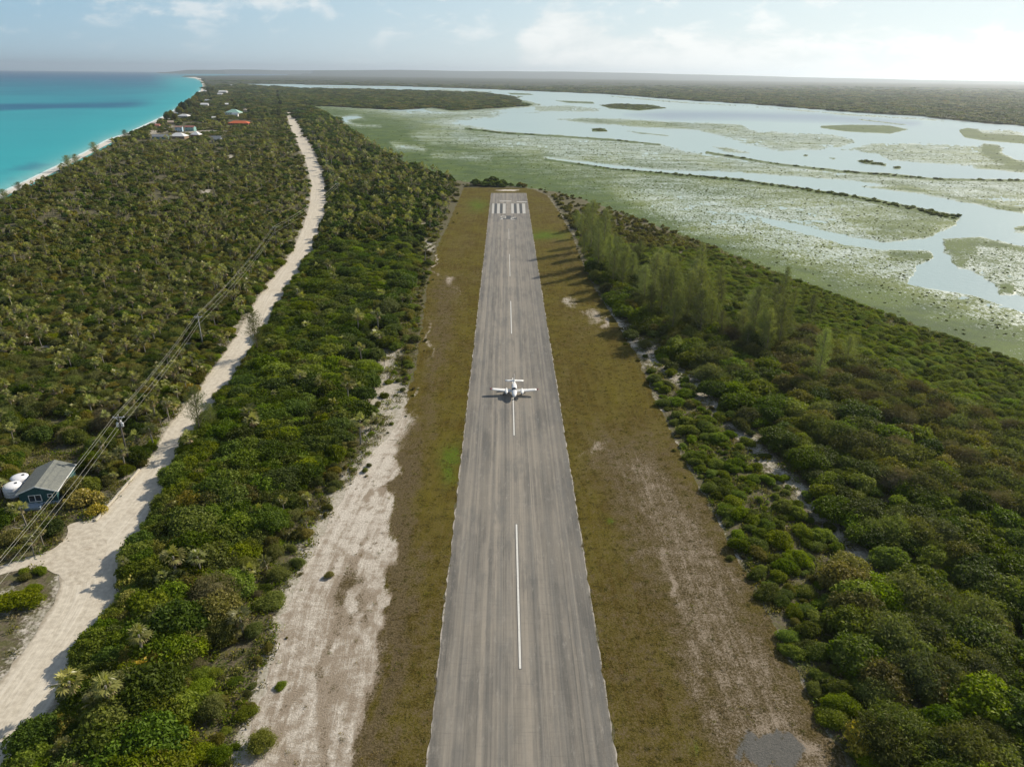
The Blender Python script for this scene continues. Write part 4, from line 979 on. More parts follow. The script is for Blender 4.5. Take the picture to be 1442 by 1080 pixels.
# prefer those that show: taller ones of the nearest
indiv = set(int(i) for i in order[:290])
for i in sorted(indiv):
    o = place_shrub(i)
    templ.setdefault(V[i], o)
TUFT = {'t5': tuft_mesh('tuft_dry', leaf_mat('dry_grass_blades', (.10, .078, .020), (.26, .205, .075), .8, .1, .2), 55, 40, .8, .3), 't1': tuft_mesh('tuft_olive', LM['olive'], 51), 't2': tuft_mesh('tuft_sage', LM['sage'], 52), 't3': tuft_mesh('tuft_green', LM['bright'], 53), 't4': tuft_mesh('tuft_grey', LM['grey'], 54)}
def hidden_template(name, me):
    return bpy.data.objects.new(name, me)       # data only; instanced by the scatter
TO = {k: [hidden_template('shrub_source', m_)] for k, m_ in SH.items()}
TO.update({k: [hidden_template('clump_source', m_)] for k, m_ in FAR.items()}); TO.update({k: [hidden_template('tuft_source', m_)] for k, m_ in TUFT.items()})
rest = keep & ~isp; rest[list(indiv)] = False
def rows_for(mask, z=-0.02):
    d = {}
    for v in np.unique(V[mask]):
        k = mask & (V == v); d[str(v)] = np.stack([Xw[k], Yw[k], np.full(k.sum(), z), scale[k], zsc[k], rotz[k]], -1)
    return d
gn_scatter('scrubland', rows_for(rest & (zone < 3)), TO, 'dense green coastal scrub covering the ground on both sides of the airstrip', 'scrub')
gn_scatter('far_woodland', rows_for(rest & (zone == 3)), TO, 'flat grey green woodland stretching away beyond the lagoon', 'woodland')
print('shrubs', int(rest.sum()), 'palms', int(isp.sum()))

# low tussocks on the sandy margins (individually uncountable ground cover)
def tussocks():
    n = 9000
    x = rng.uniform(-160, 180, n); y = rng.uniform(50, 420, n)
    w = np.stack([x, y, np.zeros(n)], -1); p, qq, d = ground_fields(w)
    pm = np.clip(p[:, 1] - hor(p[:, 0]), 1, 2000) * .917 / 72
    e1 = linedist([(a, b) for b, a in VLE], p) / pm; e2 = linedist([(a, b) for b, a in VRE], p) / pm
    patch = sum((((p[:, 0] - a) / c) ** 2 + ((p[:, 1] - b) / e) ** 2 < 1).astype(int) for a, b, c, e in [(545, 540, 45, 90), (510, 650, 40, 60), (602, 340, 20, 35), (40, 860, 70, 60), (110, 720, 60, 40)]) > 0
    cdd = linedist(CORR, p) < 24
    r = rng.random(n)
    ok = ((e1 < 4.5) & (r < .34)) | ((e2 < 3.0) & (r < .45)) | (patch & (r < .30)) | (cdd & (r < .5))
    ok &= ~(inside(ISLAND, p) & (rng.random(n) < .8)); ok &= ~(inside(AIRFIELD, p) & ((e1 > 2.5) & (e2 > 1.6))) & ~inside(ROAD, p) & ~inside(TRACK, p)
    k = np.where(ok)[0]; sc = rng.uniform(.10, .34, len(k)); rr = rng.random(len(k)); d = {}
    for nme, lo, hi in [('olive', 0, .5), ('sage', .5, .8), ('grey', .8, .92), ('bright2', .92, 1)]:
        s = (rr >= lo) & (rr < hi); kk = k[s]; d[nme] = np.stack([x[kk], y[kk], np.zeros(len(kk)), sc[s], np.full(s.sum(), .9), rng.uniform(0, 6.28, s.sum())], -1)
    # herb layer between the shrubs
    n = 110000; x = rng.uniform(-230, 230, n); y = 25 + 330 * rng.random(n) ** 1.2; w = np.stack([x, y, np.zeros(n)], -1); p, qq, dd_ = ground_fields(w)
    okk = (inside(THICKET, p) | inside(RIGHTW, p) | inside(LEFTW, p)) & ~inside(TRACK, p) & ~inside(AIRFIELD, p) & ~inside(ROAD, p) & ~(inside(ISLAND, p) & (rng.random(n) < .93)) & (p[:, 0] > -60) & (p[:, 0] < 1500) & (p[:, 1] < 1150)
    pat = sum((((qq[:, 0] - a) / c) ** 2 + ((qq[:, 1] - b) / e) ** 2 < 1).astype(int) for a, b, c, e in [(540, 500, 20, 24), (545, 560, 22, 30), (602, 345, 8, 14), (48, 845, 30, 30)]) > 0
    okk &= ~(pat & (rng.random(n) < .8)) & ~((linedist(CORR, qq) < 16) & (rng.random(n) < .75))
    k = np.where(okk)[0]; rr = rng.random(len(k)); sc = rng.uniform(.5, 1.3, len(k))
    for nme, lo, hi in [('t1', 0, .4), ('t2', .4, .6), ('t3', .6, .85), ('t4', .85, 1)]:
        s_ = (rr >= lo) & (rr < hi); kk = k[s_]; d[nme] = np.stack([x[kk], y[kk], np.zeros(len(kk)), sc[s_], np.ones(s_.sum()), rng.uniform(0, 6.28, s_.sum())], -1)
    # dry grass tufts on the verges, denser along the asphalt edge
    n = 60000; y = 30 + 270 * rng.random(n) ** 1.4; x = rng.uniform(-75, 90, n); w = np.stack([x, y, np.zeros(n)], -1); p, _ = PX(w)
    eL_ = (RL(p[:, 1]) - p[:, 0]); eR_ = (p[:, 0] - RR(p[:, 1])); out_ = np.maximum(eL_, eR_); pm_ = np.clip(p[:, 1] - 104, 1, 2000) * .0127
    okk = inside(AIRFIELD, p) & (out_ > -.12 * pm_) & (p[:, 1] < 1120)
    vf = verge_fields(w); pr = np.where(out_ < .6 * pm_, 1.0, .55) * (1 - .93 * np.clip(vf['sand'] * 1.6 - .35, 0, 1)) * (1 - vf['grey'])
    k = np.where(okk & (rng.random(n) < pr))[0]; rr = rng.random(len(k)); sc = rng.uniform(.16, .42, len(k))
    for nme, lo, hi in [('t5', 0, .72), ('t1', .72, 1)]:
        s_ = (rr >= lo) & (rr < hi); kk = k[s_]; r_ = np.stack([x[kk], y[kk], np.full(len(kk), .02), sc[s_], np.full(s_.sum(), .7), rng.uniform(0, 6.28, s_.sum())], -1)
        d[nme] = np.concatenate([d[nme], r_]) if nme in d else r_
    gn_scatter('ground_cover', d, TO, 'low tussocks and seedlings on the sandy margins', 'ground cover')
tussocks()

# palms: the largest as things, the rest as one
def make_palm(i, loc, s, rz, label, group):
    t = empty('thatch_palm', loc, rz, label, 'palm', group); t.scale = (s, s, s)
    for nm, me in zip(('trunk', 'crown', 'dead_fronds'), PALMS[i]): link(nm, me, t)
    return t
pi = np.where(isp)[0]
ps = (.55 + .95 * rng.random(len(pts)) ** 1.5) * np.where(zone == 1, 1.35, 1.05)
pv = rng.integers(0, 3, len(pts))
pin = pi[inframe[pi]]; pord = pin[np.argsort(-(ps[pin] / np.hypot(dist[pin], H)))][:200]
HT = ['tallish', 'tall', 'short']
def palm_area(x, y, zn):
    if zn == 1: return 'in the thicket right of the road' + (' near the bottom' if y > 760 else ' opposite the house' if y > 560 else ' farther up')
    if y > 560: return 'in the scrub behind the tanks house'
    if y > 440: return 'in scrub left of the power line' if x > 130 else 'in the scrub by the left edge'
    return 'in the middle of the left scrub' if x > 130 else 'in the left scrub nearer the sea'
for i in pord:
    a = palm_area(px[i, 0], px[i, 1], zone[i])
    make_palm(int(pv[i]), (float(Xw[i]), float(Yw[i]), 0), float(ps[i]), float(rotz[i]), f'{HT[pv[i]]} thatch palm {a}', f'{HT[pv[i]]} palms {a}')
prest = isp.copy(); prest[pord] = False
PT = {f'p{k}': [hidden_template('palm_source', m_) for m_ in PALMS[k]] for k in range(3)}
d = {}
for k in range(3):
    s = prest & (pv == k); g2 = np.maximum(1, np.minimum(spc / 3.4, 1.6)); d[f'p{k}'] = np.stack([Xw[s], Yw[s], np.zeros(s.sum()), (ps * g2)[s], np.ones(s.sum()), rotz[s]], -1)
gn_scatter('palm_scrub', d, PT, 'silvery thatch palms dotted through the scrub towards the sea', 'palms')

# specific shrubs named in the photograph
def one_shrub(kx, x, y, s, label, sx=1, sz=1, rz=0):
    o = link('shrub', SH[kx], None, P(x, y, 0)); o.scale = (s * sx, s, s * sz); o.rotation_euler = (0, 0, rz); return tag(o, label, 'shrub')
one_shrub('bright', 27, 853, 1.15, 'largest bright green bush on the sandy island beside the side track', 1.3, .8, .5)
one_shrub('bright2', 47, 832, .52, 'small round green bush touching the largest one on the sandy island', 1, 1, 1)
one_shrub('bright', 57, 807, .48, 'upper right green bush on the sandy island by the junction')
one_shrub('bright2', 34, 806, .36, 'smallest green bush at the top of the sandy island')
one_shrub('olive', 36, 816, .5, 'dull olive bush in the middle of the sandy island')
one_shrub('yellow', 118, 708, 1.5, 'large yellow green bush hiding the right side of the tanks house', 1.2, 1.1)
one_shrub('olive', 104, 694, 1.45, 'olive bush against the right wall of the tanks house')
one_shrub('bright', 125, 690, 1.1, 'leafy green bush behind the yellow bush near the house')
one_shrub('yellow', 136, 722, 1.0, 'small yellow bush at the end of the pale kerb log')
one_shrub('dark2', 74, 752, 1.0, 'dark round bush on the corner of side track and house yard')
one_shrub('olive', 18, 765, 1.1, 'olive bush in shade at the left edge below the house')
one_shrub('dark', 3, 740, 1.1, 'dark bush at the left edge in front of the tanks')
one_shrub('grey', 50, 768, .55, 'grey twiggy bush beside the palm on the side track')
one_shrub('yellow', 268, 552, 1.3, 'orange tinged bush on the left edge of the dirt road')
one_shrub('yellow', 1003, 478, 1.5, 'small yellow bush in front of the right hand casuarinas')
one_shrub('yellow', 1228, 958, 1.9, 'bright yellow bush in the lower right woodland'); one_shrub('yellow', 1272, 948, 2.0, 'golden bush right of the bright yellow one in the lower right woodland')
one_shrub('yellow', 1212, 1048, 1.5, 'small yellow green bush near the bottom edge by the grey patch')
one_shrub('yellow', 172, 990, 1.9, 'big yellowing bush in the thicket at the lower left'); one_shrub('yellow', 205, 953, 1.7, 'yellowing bush above the big one in the lower left thicket')
one_shrub('grey', 345, 590, .0 + .9, 'reddish grey bush on the right shoulder of the dirt road') if False else None
one_shrub('grey', 570, 506, .95, 'brown dead looking bush between sand patch and left verge', 1.3, .5)
one_shrub('sage', 368, 1050, .8, 'pale round bush on the white sand at the bottom'); one_shrub('olive', 464, 812, .4, 'lone small bush on the white sand')
for (x, y, s, k, lab) in [(38, 742, 1.35, 1, 'bushy palm directly in front of the house gable'), (20, 735, 1.2, 0, 'palm in front of the white tanks'), (48, 782, 1.25, 0, 'palm overhanging the wires beside the side track'), (62, 770, 1.0, 1, 'palm just right of the one beside the side track'), (2, 700, 1.2, 0, 'palm left of the white tanks'),
                        (178, 812, .95, 1, 'lone pale palm leaning out over the road edge at the junction'), (160, 1012, 1.7, 1, 'silvery palm with drooping fans at the lower left'), (138, 1015, 1.3, 0, 'yellowish palm beside the silvery one at the lower left'), (205, 935, 1.6, 1, 'palm standing above the yellowing bushes at the lower left')]:
    p_ = P(x, y, 0); make_palm(k, p_, s, x * .7, lab, None)

# ------------------------------------------------------------------ casuarinas
def make_cas(k, loc, s, rz, label, group=None, sxy=1.0):
    t = empty('casuarina_tree', loc, rz, label, 'tree', group); t.scale = (s * sxy, s * sxy, s)
    link('trunk', CAS[k][0], t); link('crown', CAS[k][1], t); return t
make_cas(3, P(364, 500), 1.35, 0, 'wispy thin casuarina leaning over the middle of the dirt road', None, .9)
make_cas(3, P(283, 616), 1.2, 2, 'sparse feathery casuarina overhanging the road near the power pole', None, 1.0)
make_cas(3, P(300, 606), .62, 4, 'small casuarina sapling right behind the sparse feathery one by the road')
cz = [(818, 335, .95), (826, 345, 1.05), (832, 352, 1.1), (822, 362, .8), (840, 360, 1.1), (848, 372, 1.1), (858, 380, 1.05), (868, 388, 1.0), (842, 385, .8), (862, 402, .95), (875, 410, .9), (880, 392, 1.0), (890, 400, .8), (812, 325, .6),
      (920, 430, .9), (930, 448, 1.1), (942, 452, 1.0), (955, 440, .9), (965, 462, 1.1), (978, 468, 1.15), (990, 460, 1.0), (985, 480, .9), (1000, 455, .95), (915, 455, .8), (945, 475, .8), (905, 420, .75),
      (1010, 430, .8), (1060, 480, 1.05), (1072, 492, 1.15), (1085, 485, 1.0), (1095, 496, .95), (1050, 498, .85), (1078, 505, .9), (1115, 440, .8), (1140, 450, .75), (1100, 430, .8), (1160, 500, .8), (1190, 520, .8), (1150, 540, .85), (950, 395, .65), (900, 370, .6), (985, 400, .7)]
for j, (x, y, s) in enumerate(cz):
    g = 'first' if x < 900 else 'second' if x < 1020 else 'third'
    where = {'first': 'in the tall clump beside the upper right verge', 'second': 'in the middle clump above the sandy gap', 'third': 'in the right hand clump nearest the marsh'}[g]
    size = 'tall' if s >= 1 else 'medium' if s >= .85 else 'small'
    make_cas(j % 3, P(x, y), s * (1.6 if x < 1020 else 1.35) * (.72 + .5 * ((j * 37) % 11) / 10), j * 1.3, f'{size} feathery grey green casuarina {where}', f'{size} casuarinas {where}', .9)
poly_c = [(812, 318), (850, 322), (900, 360), (1000, 415), (1110, 440), (1120, 500), (1060, 505), (1000, 485), (930, 460), (880, 410), (830, 365)]
for j in range(34):
    while True:
        x, y = rng.uniform(805, 1130), rng.uniform(315, 510)
        if inside(poly_c, np.array([[x, y]]))[0]: break
    g = 'first' if x < 900 else 'second' if x < 1020 else 'third'
    where = {'first': 'in the tall clump beside the upper right verge', 'second': 'in the middle clump above the sandy gap', 'third': 'in the right hand clump nearest the marsh'}[g]
    make_cas(j % 3, P(x, y), rng.uniform(.55, 1.25), j * 1.7, f'lesser feathery casuarina {where}', f'lesser casuarinas {where}', 1.25)
for x, y, s, lab in [(8, 290, 1.0, 'casuarina at the left edge of the picture above the beach'), (30, 276, .9, 'thin wispy casuarina leaning over the surf'), (98, 240, 1.2, 'dense casuarina on the beach second from the left'), (108, 236, 1.1, 'casuarina just right of the dense one on the beach'), (134, 220, 1.3, 'broad casuarina in the middle of the bare beach'), (177, 198, 1.2, 'dark upright casuarina on the beach before the village')]:
    make_cas(1, P(x, y), s, x, lab, None, 1.4)
vill = []
for j in range(120):
    t_ = rng.random(); 
    if j < 52:
        t_ = j / 52; x = np.interp(t_, [0, .25, .5, .75, 1], [232, 250, 265, 278, 291]) + rng.uniform(0, 12); y = np.interp(x, [236, 252, 268, 280, 292, 320], [172.5, 163, 151, 141, 130, 127]) + rng.uniform(-1, 2)
    else:
        x = rng.uniform(245, 400); y = rng.uniform(max(130, min(170, 178 - (x - 240) * .8)), 172)
    if any(abs(x - h[1]) < h[3] * .5 + 2 and h[2] - 3 < y < h[2] + 10 for h in HOUSE_DEF): continue
    near = 'lining the beach by the village' if j < 52 else 'among the village houses'
    b_ = P(x, y); e_ = empty('shade_tree', b_, j, f'tall tree {near}', 'tree', f'tall trees {near}')
    hh = rng.uniform(11, 21) if j < 52 else rng.uniform(7, 13)
    link('trunk', CAS[j % 3][0], e_).scale = (1.3, 1.3, hh / 11)
    cr_ = link('crown', [SH['sage'], SH['olive'], SH['dark2'], SH['sage']][j % 4], e_); cr_.location = (0, 0, hh * .18); cr_.scale = (hh * .17, hh * .17, hh * .33)

# ------------------------------------------------------------------ mangrove clumps out on the marsh
def marsh_clumps():
    out = []
    for a, b in zip([110, 200, 300, 450, 650, 900, 1300, 1900, 2700], [200, 300, 450, 650, 900, 1300, 1900, 2700, 3600]):
        m_ = (a + b) / 2; s = max(1.9, .0062 * m_); xs = np.arange(-b * .45, b * 1.0, s); ys = np.arange(0, b, s)
        gx, gy = np.meshgrid(xs, ys); x = (gx + rng.uniform(-.5, .5, gx.shape) * s).ravel(); y = (gy + rng.uniform(-.5, .5, gy.shape) * s).ravel(); r = np.hypot(x, y)
        k = (r >= a) & (r < b); out.append(np.stack([x[k], y[k], np.full(k.sum(), s)], -1))
    a = np.concatenate(out); w = np.stack([a[:, 0], a[:, 1], a[:, 0] * 0], -1); p, _ = PX(w)
    k = (p[:, 0] > 380) & (p[:, 0] < 1560) & inside(LAGOON, p); a, w, p = a[k], w[k], p[k]
    px_, f, Fv, lg, dd = marsh_field(w)
    r = rng.random(len(a))
    pr = np.where(f > 1.03, .5, np.where(f > .9, .16, .26))
    belt = (f > 1.0) & (lg < 40) & (a[:, 2] < 6)
    pr = np.where(f > 1.0, .07, pr)
    rim = (f > 1.2)
    pr = np.where(rim, .95, pr)
    k = (Fv > .52) & (r < pr)
    sc = rng.uniform(.45, 1.15, len(a)) * np.maximum(.85, a[:, 2] / 3.0) * np.where(rim, 1.1, np.where(f > 1.0, .5, .38))
    rows = {'fmang': np.stack([a[k, 0], a[k, 1], np.full(k.sum(), -.45), sc[k], np.clip(2.6 / a[k, 2], .3, 1) * np.where(rim[k], 1.2, .8), rng.uniform(0, 6.28, k.sum())], -1)}
    print('marsh clumps', int(k.sum()))
    gn_scatter('mangrove_scrub', rows, TO, 'low mangrove and sedge clumps scattered over the marsh flats', 'mangroves')
marsh_clumps()

# ================================================================== BUILT THINGS
glass = NT('window_glass'); glassm = glass.fin(glass.pbr((.03, .04, .05), .1, .6))
white_paint = plain('white_paint', (.78, .78, .76), .5, .4, var=.06)
_mc = {}
def cmat(col, nm):
    k = (nm, col)
    if k not in _mc: _mc[k] = plain(nm, col, .75, .25, var=.14, scale=1.2)
    return _mc[k]
def house(x, y, wpx, depth, wh, rh, kind, wc, rc, yaw, label):
    c = P(x, y); pm = (y - hor(x)) * .917 / 72; w = wpx / pm * .94; rz = math.radians(yaw) + math.atan2(-c.x, c.y) * 0
    t = empty('house', (c.x, c.y + depth * .5, 0), rz, label, 'house', None)
    hw, hd = w / 2 - .5, depth / 2 - .5
    b = MB(); b.box(-hw, hw, -hd, hd, -.1, wh)
    if kind == 'gable': b.add([(-hw, -hd + .01, wh), (-hw, hd - .01, wh), (-hw, 0, wh + rh * .9), (hw, -hd + .01, wh), (hw, hd - .01, wh), (hw, 0, wh + rh * .9)], [(0, 1, 2), (3, 5, 4), (0, 3, 4, 1), (0, 2, 5, 3), (1, 4, 5, 2)])
    b.build('wall', cmat(wc, 'painted_wall'), t)
    r = MB(); ow, od = w / 2 + .1, depth / 2 + .3; z0 = wh - .05; th = .18
    if kind == 'gable':
        pr = [(-od, z0), (0, z0 + rh), (od, z0), (od, z0 + th), (0, z0 + rh + th), (-od, z0 + th)]
        r.add([(-ow, a, z) for a, z in pr] + [(ow, a, z) for a, z in pr], [(0, 1, 4, 5), (1, 2, 3, 4), (6, 11, 10, 7), (7, 10, 9, 8), (0, 6, 7, 1), (1, 7, 8, 2), (2, 8, 9, 3), (3, 9, 10, 4), (4, 10, 11, 5), (5, 11, 6, 0)])
    else:
        k = max(.2, ow - od * .95)
        r.add([(-ow, -od, z0), (ow, -od, z0), (ow, od, z0), (-ow, od, z0), (-ow, -od, z0 + th), (ow, -od, z0 + th), (ow, od, z0 + th), (-ow, od, z0 + th), (-k, 0, z0 + rh), (k, 0, z0 + rh)],
              [(3, 2, 1, 0), (0, 1, 5, 4), (1, 2, 6, 5), (2, 3, 7, 6), (3, 0, 4, 7), (4, 5, 9, 8), (5, 6, 9), (6, 7, 8, 9), (7, 4, 8)])
    r.build('roof', cmat(rc, 'metal_roof'), t)
    dm = MB(); dm.box(-.5, .5, -hd - .06, -hd + .02, .05, 2.05); dm.build('door', cmat((.30, .22, .16), 'wood_door'), t)
    n = max(1, int(w / 7))
    for lv in range(2 if wh > 4.2 else 1):
        for k in range(n):
            for sgn in (-1, 1):
                xc = sgn * (1.6 + (hw - 1.6) * (k + .45) / n)
                if abs(xc) + .5 > hw: continue
                wm = MB(); wm.box(xc - .5, xc + .5, -hd - .05, -hd + .02, .95 + lv * 2.6, 2.0 + lv * 2.6); wm.build('window', glassm, t)
    return t
for h in HOUSE_DEF: house(*h[1:])

# near house with two white water tanks
def near_house():
    ze, za = 2.7, 3.9
    gl = P(20, 697.5, ze); gr = P(79.5, 692, ze); rf = P(48.4, 686, za); rb = P(77, 648, za)
    ax = (rb - rf); ax.z = 0; L = ax.length; ax.normalize(); sx = Vector((ax.y, -ax.x, 0))
    half = max((gr - rf).dot(sx), -(gl - rf).dot(sx)); half = ((gr - gl).dot(sx)) / 2
    c = (rf + rb) / 2; c.z = 0; rz = math.atan2(ax.y, ax.x) - math.pi / 2
    t = empty('wooden_house', c, rz, 'small dark teal house with grey gabled roof beside two white tanks', 'house')
    hl = L / 2; w = half; wi = w - .35; e = hl - .35
    teal = plain('teal_siding', (.035, .10, .105), .7, .3, var=.2); pale = plain('pale_blue_skirting', (.34, .42, .50), .7, .3)
    b = MB(); b.box(-wi, wi, -e, e, .55, ze); b.add([(-wi, -e, ze), (wi, -e, ze), (0, -e, za - .12), (-wi, e, ze), (wi, e, ze), (0, e, za - .12)], [(0, 1, 2), (3, 5, 4), (0, 2, 5, 3), (1, 4, 5, 2)]); b.build('wall', teal, t)
    k = MB(); k.box(-wi - .04, wi + .04, -e - .04, e + .04, -.1, .55); k.build('skirting', pale, t)
    # shingled roof
    rt = NT('grey_roof_shingles'); p = rt.n('ShaderNodeTexCoord').outputs['Object']
    wv = rt.n('ShaderNodeTexBrick'); rt.set(wv.inputs['Vector'], rt.mapping(p, (1, 1, 1), (0, 0, math.pi / 2))); wv.inputs['Scale'].default_value = 2.2; wv.inputs['Mortar Size'].default_value = .03
    wv.inputs['Color1'].default_value = (.17, .18, .165, 1); wv.inputs['Color2'].default_value = (.22, .23, .205, 1); wv.inputs['Mortar'].default_value = (.11, .115, .11, 1)
    cc = rt.mix(rt.rng(rt.noise(p, 1.5, 5), .4, .7, 0, .5), wv.outputs[0], (.25, .255, .21)); rm = rt.fin(rt.pbr(cc, .85, .2))
    r = MB(); th = .14; pr = [(-w, ze - .15), (0, za), (w, ze - .15), (w, ze - .15 + th), (0, za + th), (-w, ze - .15 + th)]
    r.add([(a, -hl, z) for a, z in pr] + [(a, hl, z) for a, z in pr], [(0, 1, 4, 5), (1, 2, 3, 4), (6, 11, 10, 7), (7, 10, 9, 8), (0, 6, 7, 1), (1, 7, 8, 2), (2, 8, 9, 3), (3, 9, 10, 4), (4, 10, 11, 5), (5, 11, 6, 0)])
    roof = r.build('roof', rm, t)
    for sg in (-1, 1):
        f = MB(); y0 = -hl - .04
        f.add([(0, y0, za + .16), (sg * (w + .02), y0, ze + .02), (sg * (w + .02), y0, ze - .2), (0, y0, za - .06), (0, y0 + .05, za + .16), (sg * (w + .02), y0 + .05, ze + .02), (sg * (w + .02), y0 + .05, ze - .2), (0, y0 + .05, za - .06)],
              [(0, 1, 2, 3), (4, 7, 6, 5), (0, 4, 5, 1), (2, 6, 7, 3), (1, 5, 6, 2), (0, 3, 7, 4)])
        f.build('fascia_board', white_paint, roof)
    g = MB(); g.box(w + .0, w + .1, -hl, hl, ze - .16, ze - .04); g.build('gutter', white_paint, roof)
    for x0, x1, zz0, zz1 in [(-1.6, .5, .75, 2.15), (1.5, 2.35, 1.35, 2.15)]:
        fr = MB(); yy = -e - .07
        fr.box(x0, x0 + .12, yy, yy + .08, zz0, zz1); fr.box(x1 - .12, x1, yy, yy + .08, zz0, zz1); fr.box(x0 + .12, x1 - .12, yy, yy + .08, zz0, zz0 + .12); fr.box(x0 + .12, x1 - .12, yy, yy + .08, zz1 - .12, zz1)
        if x1 - x0 > 1: fr.box((x0 + x1) / 2 - .07, (x0 + x1) / 2 + .07, yy, yy + .08, zz0 + .12, zz1 - .12)
        fo = fr.build('window', white_paint, t); pn = MB(); pn.box(x0 + .1, x1 - .1, -e - .03, -e - .01, zz0 + .1, zz1 - .1); pn.build('pane', glassm, fo)
    dk = MB(); dk.box(-wi, .6, -e - 1.6, -e - .08, .30, .46); dk.box(-wi, .6, -e - 1.6, -e - 1.5, -.1, .30); dk.build('deck', pale, t)
near_house()
tankm = plain('white_tank_plastic', (.80, .81, .83), .35, .4, var=.04)
def tank(x, y, label, r=1.55, h=2.3):
    c = P(x, y, h); t = empty('water_tank', (c.x, c.y, 0), .4, label, 'water tank')
    prof = [(0, 0), (r, 0), (r, .3), (r * 1.02, .34), (r, .4), (r, .85), (r * 1.02, .9), (r, .95), (r, 1.4), (r * 1.02, 1.45), (r, 1.5), (r, h - .35), (r * .97, h - .22), (r * .9, h - .08), (r * .6, h + .1), (r * .28, h + .18), (0.0, h + .18)]
    b = MB(); n = 40; b.loft([[(max(a, .001) * math.cos(2 * math.pi * k / n), max(a, .001) * math.sin(2 * math.pi * k / n), z) for k in range(n)] for a, z in prof]); body = b.build('tank_body', tankm, t, True)
    l = MB(); l.tube([(r * .45, 0, h - .02), (r * .45, 0, h + .22)], .26, 20); l.build('lid', cmat((.10, .11, .12), 'dark_hatch'), t)
    return t
tank(16, 682, 'front white plastic water tank left of the teal house'); tank(26.5, 670.5, 'rear white plastic water tank behind the other tank')

# pale log kerb and short beam
def beam(name, a, b, w, h, col, label, cat):
    A, B = P(*a), P(*b); d = B - A; ln = d.length; o = MB(); n = 14; rings = []
    for i in range(n):
        s = i / (n - 1); off = (fbm(np.array([s * 7.]), np.array([0.]), 5)[0] - .5) * .25
        rings.append([(s * ln, off - w / 2, 0), (s * ln, off + w / 2, 0), (s * ln, off + w / 2 * .85, h), (s * ln, off - w / 2 * .85, h)])
    o.loft(rings); ob = o.build(name, plain(name + '_surface', col, .9, .1, var=.2), None); ob.location = A; ob.rotation_euler = (0, 0, math.atan2(d.y, d.x)); return tag(ob, label, cat)
beam('kerb_log', (134.5, 734), (196, 662), .32, .35, (.50, .46, .38), 'long pale kerb log lying along the left edge of the dirt road', 'kerb')
beam('kerb_beam', (117, 727.5), (134, 729), .25, .25, (.38, .35, .29), 'short grey beam at right angles to the long kerb log', 'beam')

# ------------------------------------------------------------------ power line
wood = plain('weathered_pole_wood', (.13, .115, .10), .85, .2, var=.25); galv = plain('galvanised_steel', (.52, .54, .56), .4, .5, .4, var=.1); porc = plain('grey_porcelain', (.55, .56, .56), .3, .5)
wirem = plain('aluminium_wire', (.55, .54, .46), .5, .5, .2)
def pole_dir(a, b): return math.atan2(b.y - a.y, b.x - a.x)
polebase = [P(182, 652), P(286, 488), P(390, 346), P(477, 279), P(461.5, 242), P(449.5, 216), P(441, 196)]
c0 = P(-118, 935, 9.6); polebase.insert(0, Vector((c0.x, c0.y, 0)))
hts = [9.6, 10.2, 8.8, 8.2, 8.6, 8.6, 8.6, 8.6]
PL = ['', 'near power pole with white transformers beside the dirt road', 'second power pole standing in scrub left of the road', 'third power pole left of the road bend', 'nearest of the poles right of the road beyond the bend', 'second pole right of the road beyond the bend', 'third pole right of the road beyond the bend', 'farthest visible pole right of the road']
attach = []
for i, (b_, h_) in enumerate(zip(polebase, hts)):
    nx = polebase[min(i + 1, len(polebase) - 1)]; pv_ = polebase[max(i - 1, 0)]; ang = pole_dir(pv_, nx); cr = Vector((-math.sin(ang), math.cos(ang), 0))
    pts_ = [b_ + cr * o + Vector((0, 0, h_ + dz)) for o, dz in ((-.95, .12), (.0, .62), (.95, .12))] + [b_ + cr * .2 + Vector((0, 0, h_ - 2.2))]
    attach.append(pts_)
    if i == 0: continue
    t = empty('power_pole', b_, ang, PL[i], 'power pole')
    m_ = MB(); m_.tube([(0, 0, -.3), (0, 0, h_ * .5), (0, 0, h_ + .35)], [.17, .145, .11], 12); m_.build('pole', wood if i != 2 else plain('pale_pole_wood', (.34, .33, .31), .8, .2), t, True)
    a_ = MB(); a_.box(-.07, .07, -1.1, 1.1, h_ - .1, h_ + .03); a_.tube([(0, -.7, h_ - .05), (0, -.12, h_ - .7)], .025, 6); a_.tube([(0, .7, h_ - .05), (0, .12, h_ - .7)], .025, 6); a_.build('crossarm', galv, t)
    for o_, z_ in ((-.95, .03), (0, .35), (.95, .03)):
        s_ = MB(); s_.loft([[(r_ * math.cos(k * math.pi / 4), o_ + r_ * math.sin(k * math.pi / 4), h_ + z_ + dz) for k in range(8)] for r_, dz in ((.03, 0), (.07, .03), (.045, .07), (.08, .11), (.05, .15), (.06, .2), (.02, .26))]); s_.build('insulator', porc, t, True)
    if i == 1:
        for sy, zz in ((-.42, h_ - 2.0), (.42, h_ - 2.0), (.0, h_ - 1.75)):
            x_ = -.1 if sy else .34
            k_ = MB(); k_.loft([[(x_ + .02 + r_ * math.cos(q_ * math.pi / 8), sy + r_ * math.sin(q_ * math.pi / 8), zz + dz) for q_ in range(16)] for r_, dz in ((.22, 0), (.25, .03), (.25, .72), (.27, .76), (.15, .84), (.05, .86))]); tb_ = k_.build('transformer', plain('transformer_paint', (.66, .68, .69), .4, .5), t, True)
            bs_ = MB(); bs_.tube([(x_ + .02, sy, zz + .85), (x_ + .02, sy, zz + 1.08)], .05, 8); bs_.build('bushing', porc, tb_)
wn = ['left', 'middle', 'right', 'lower']
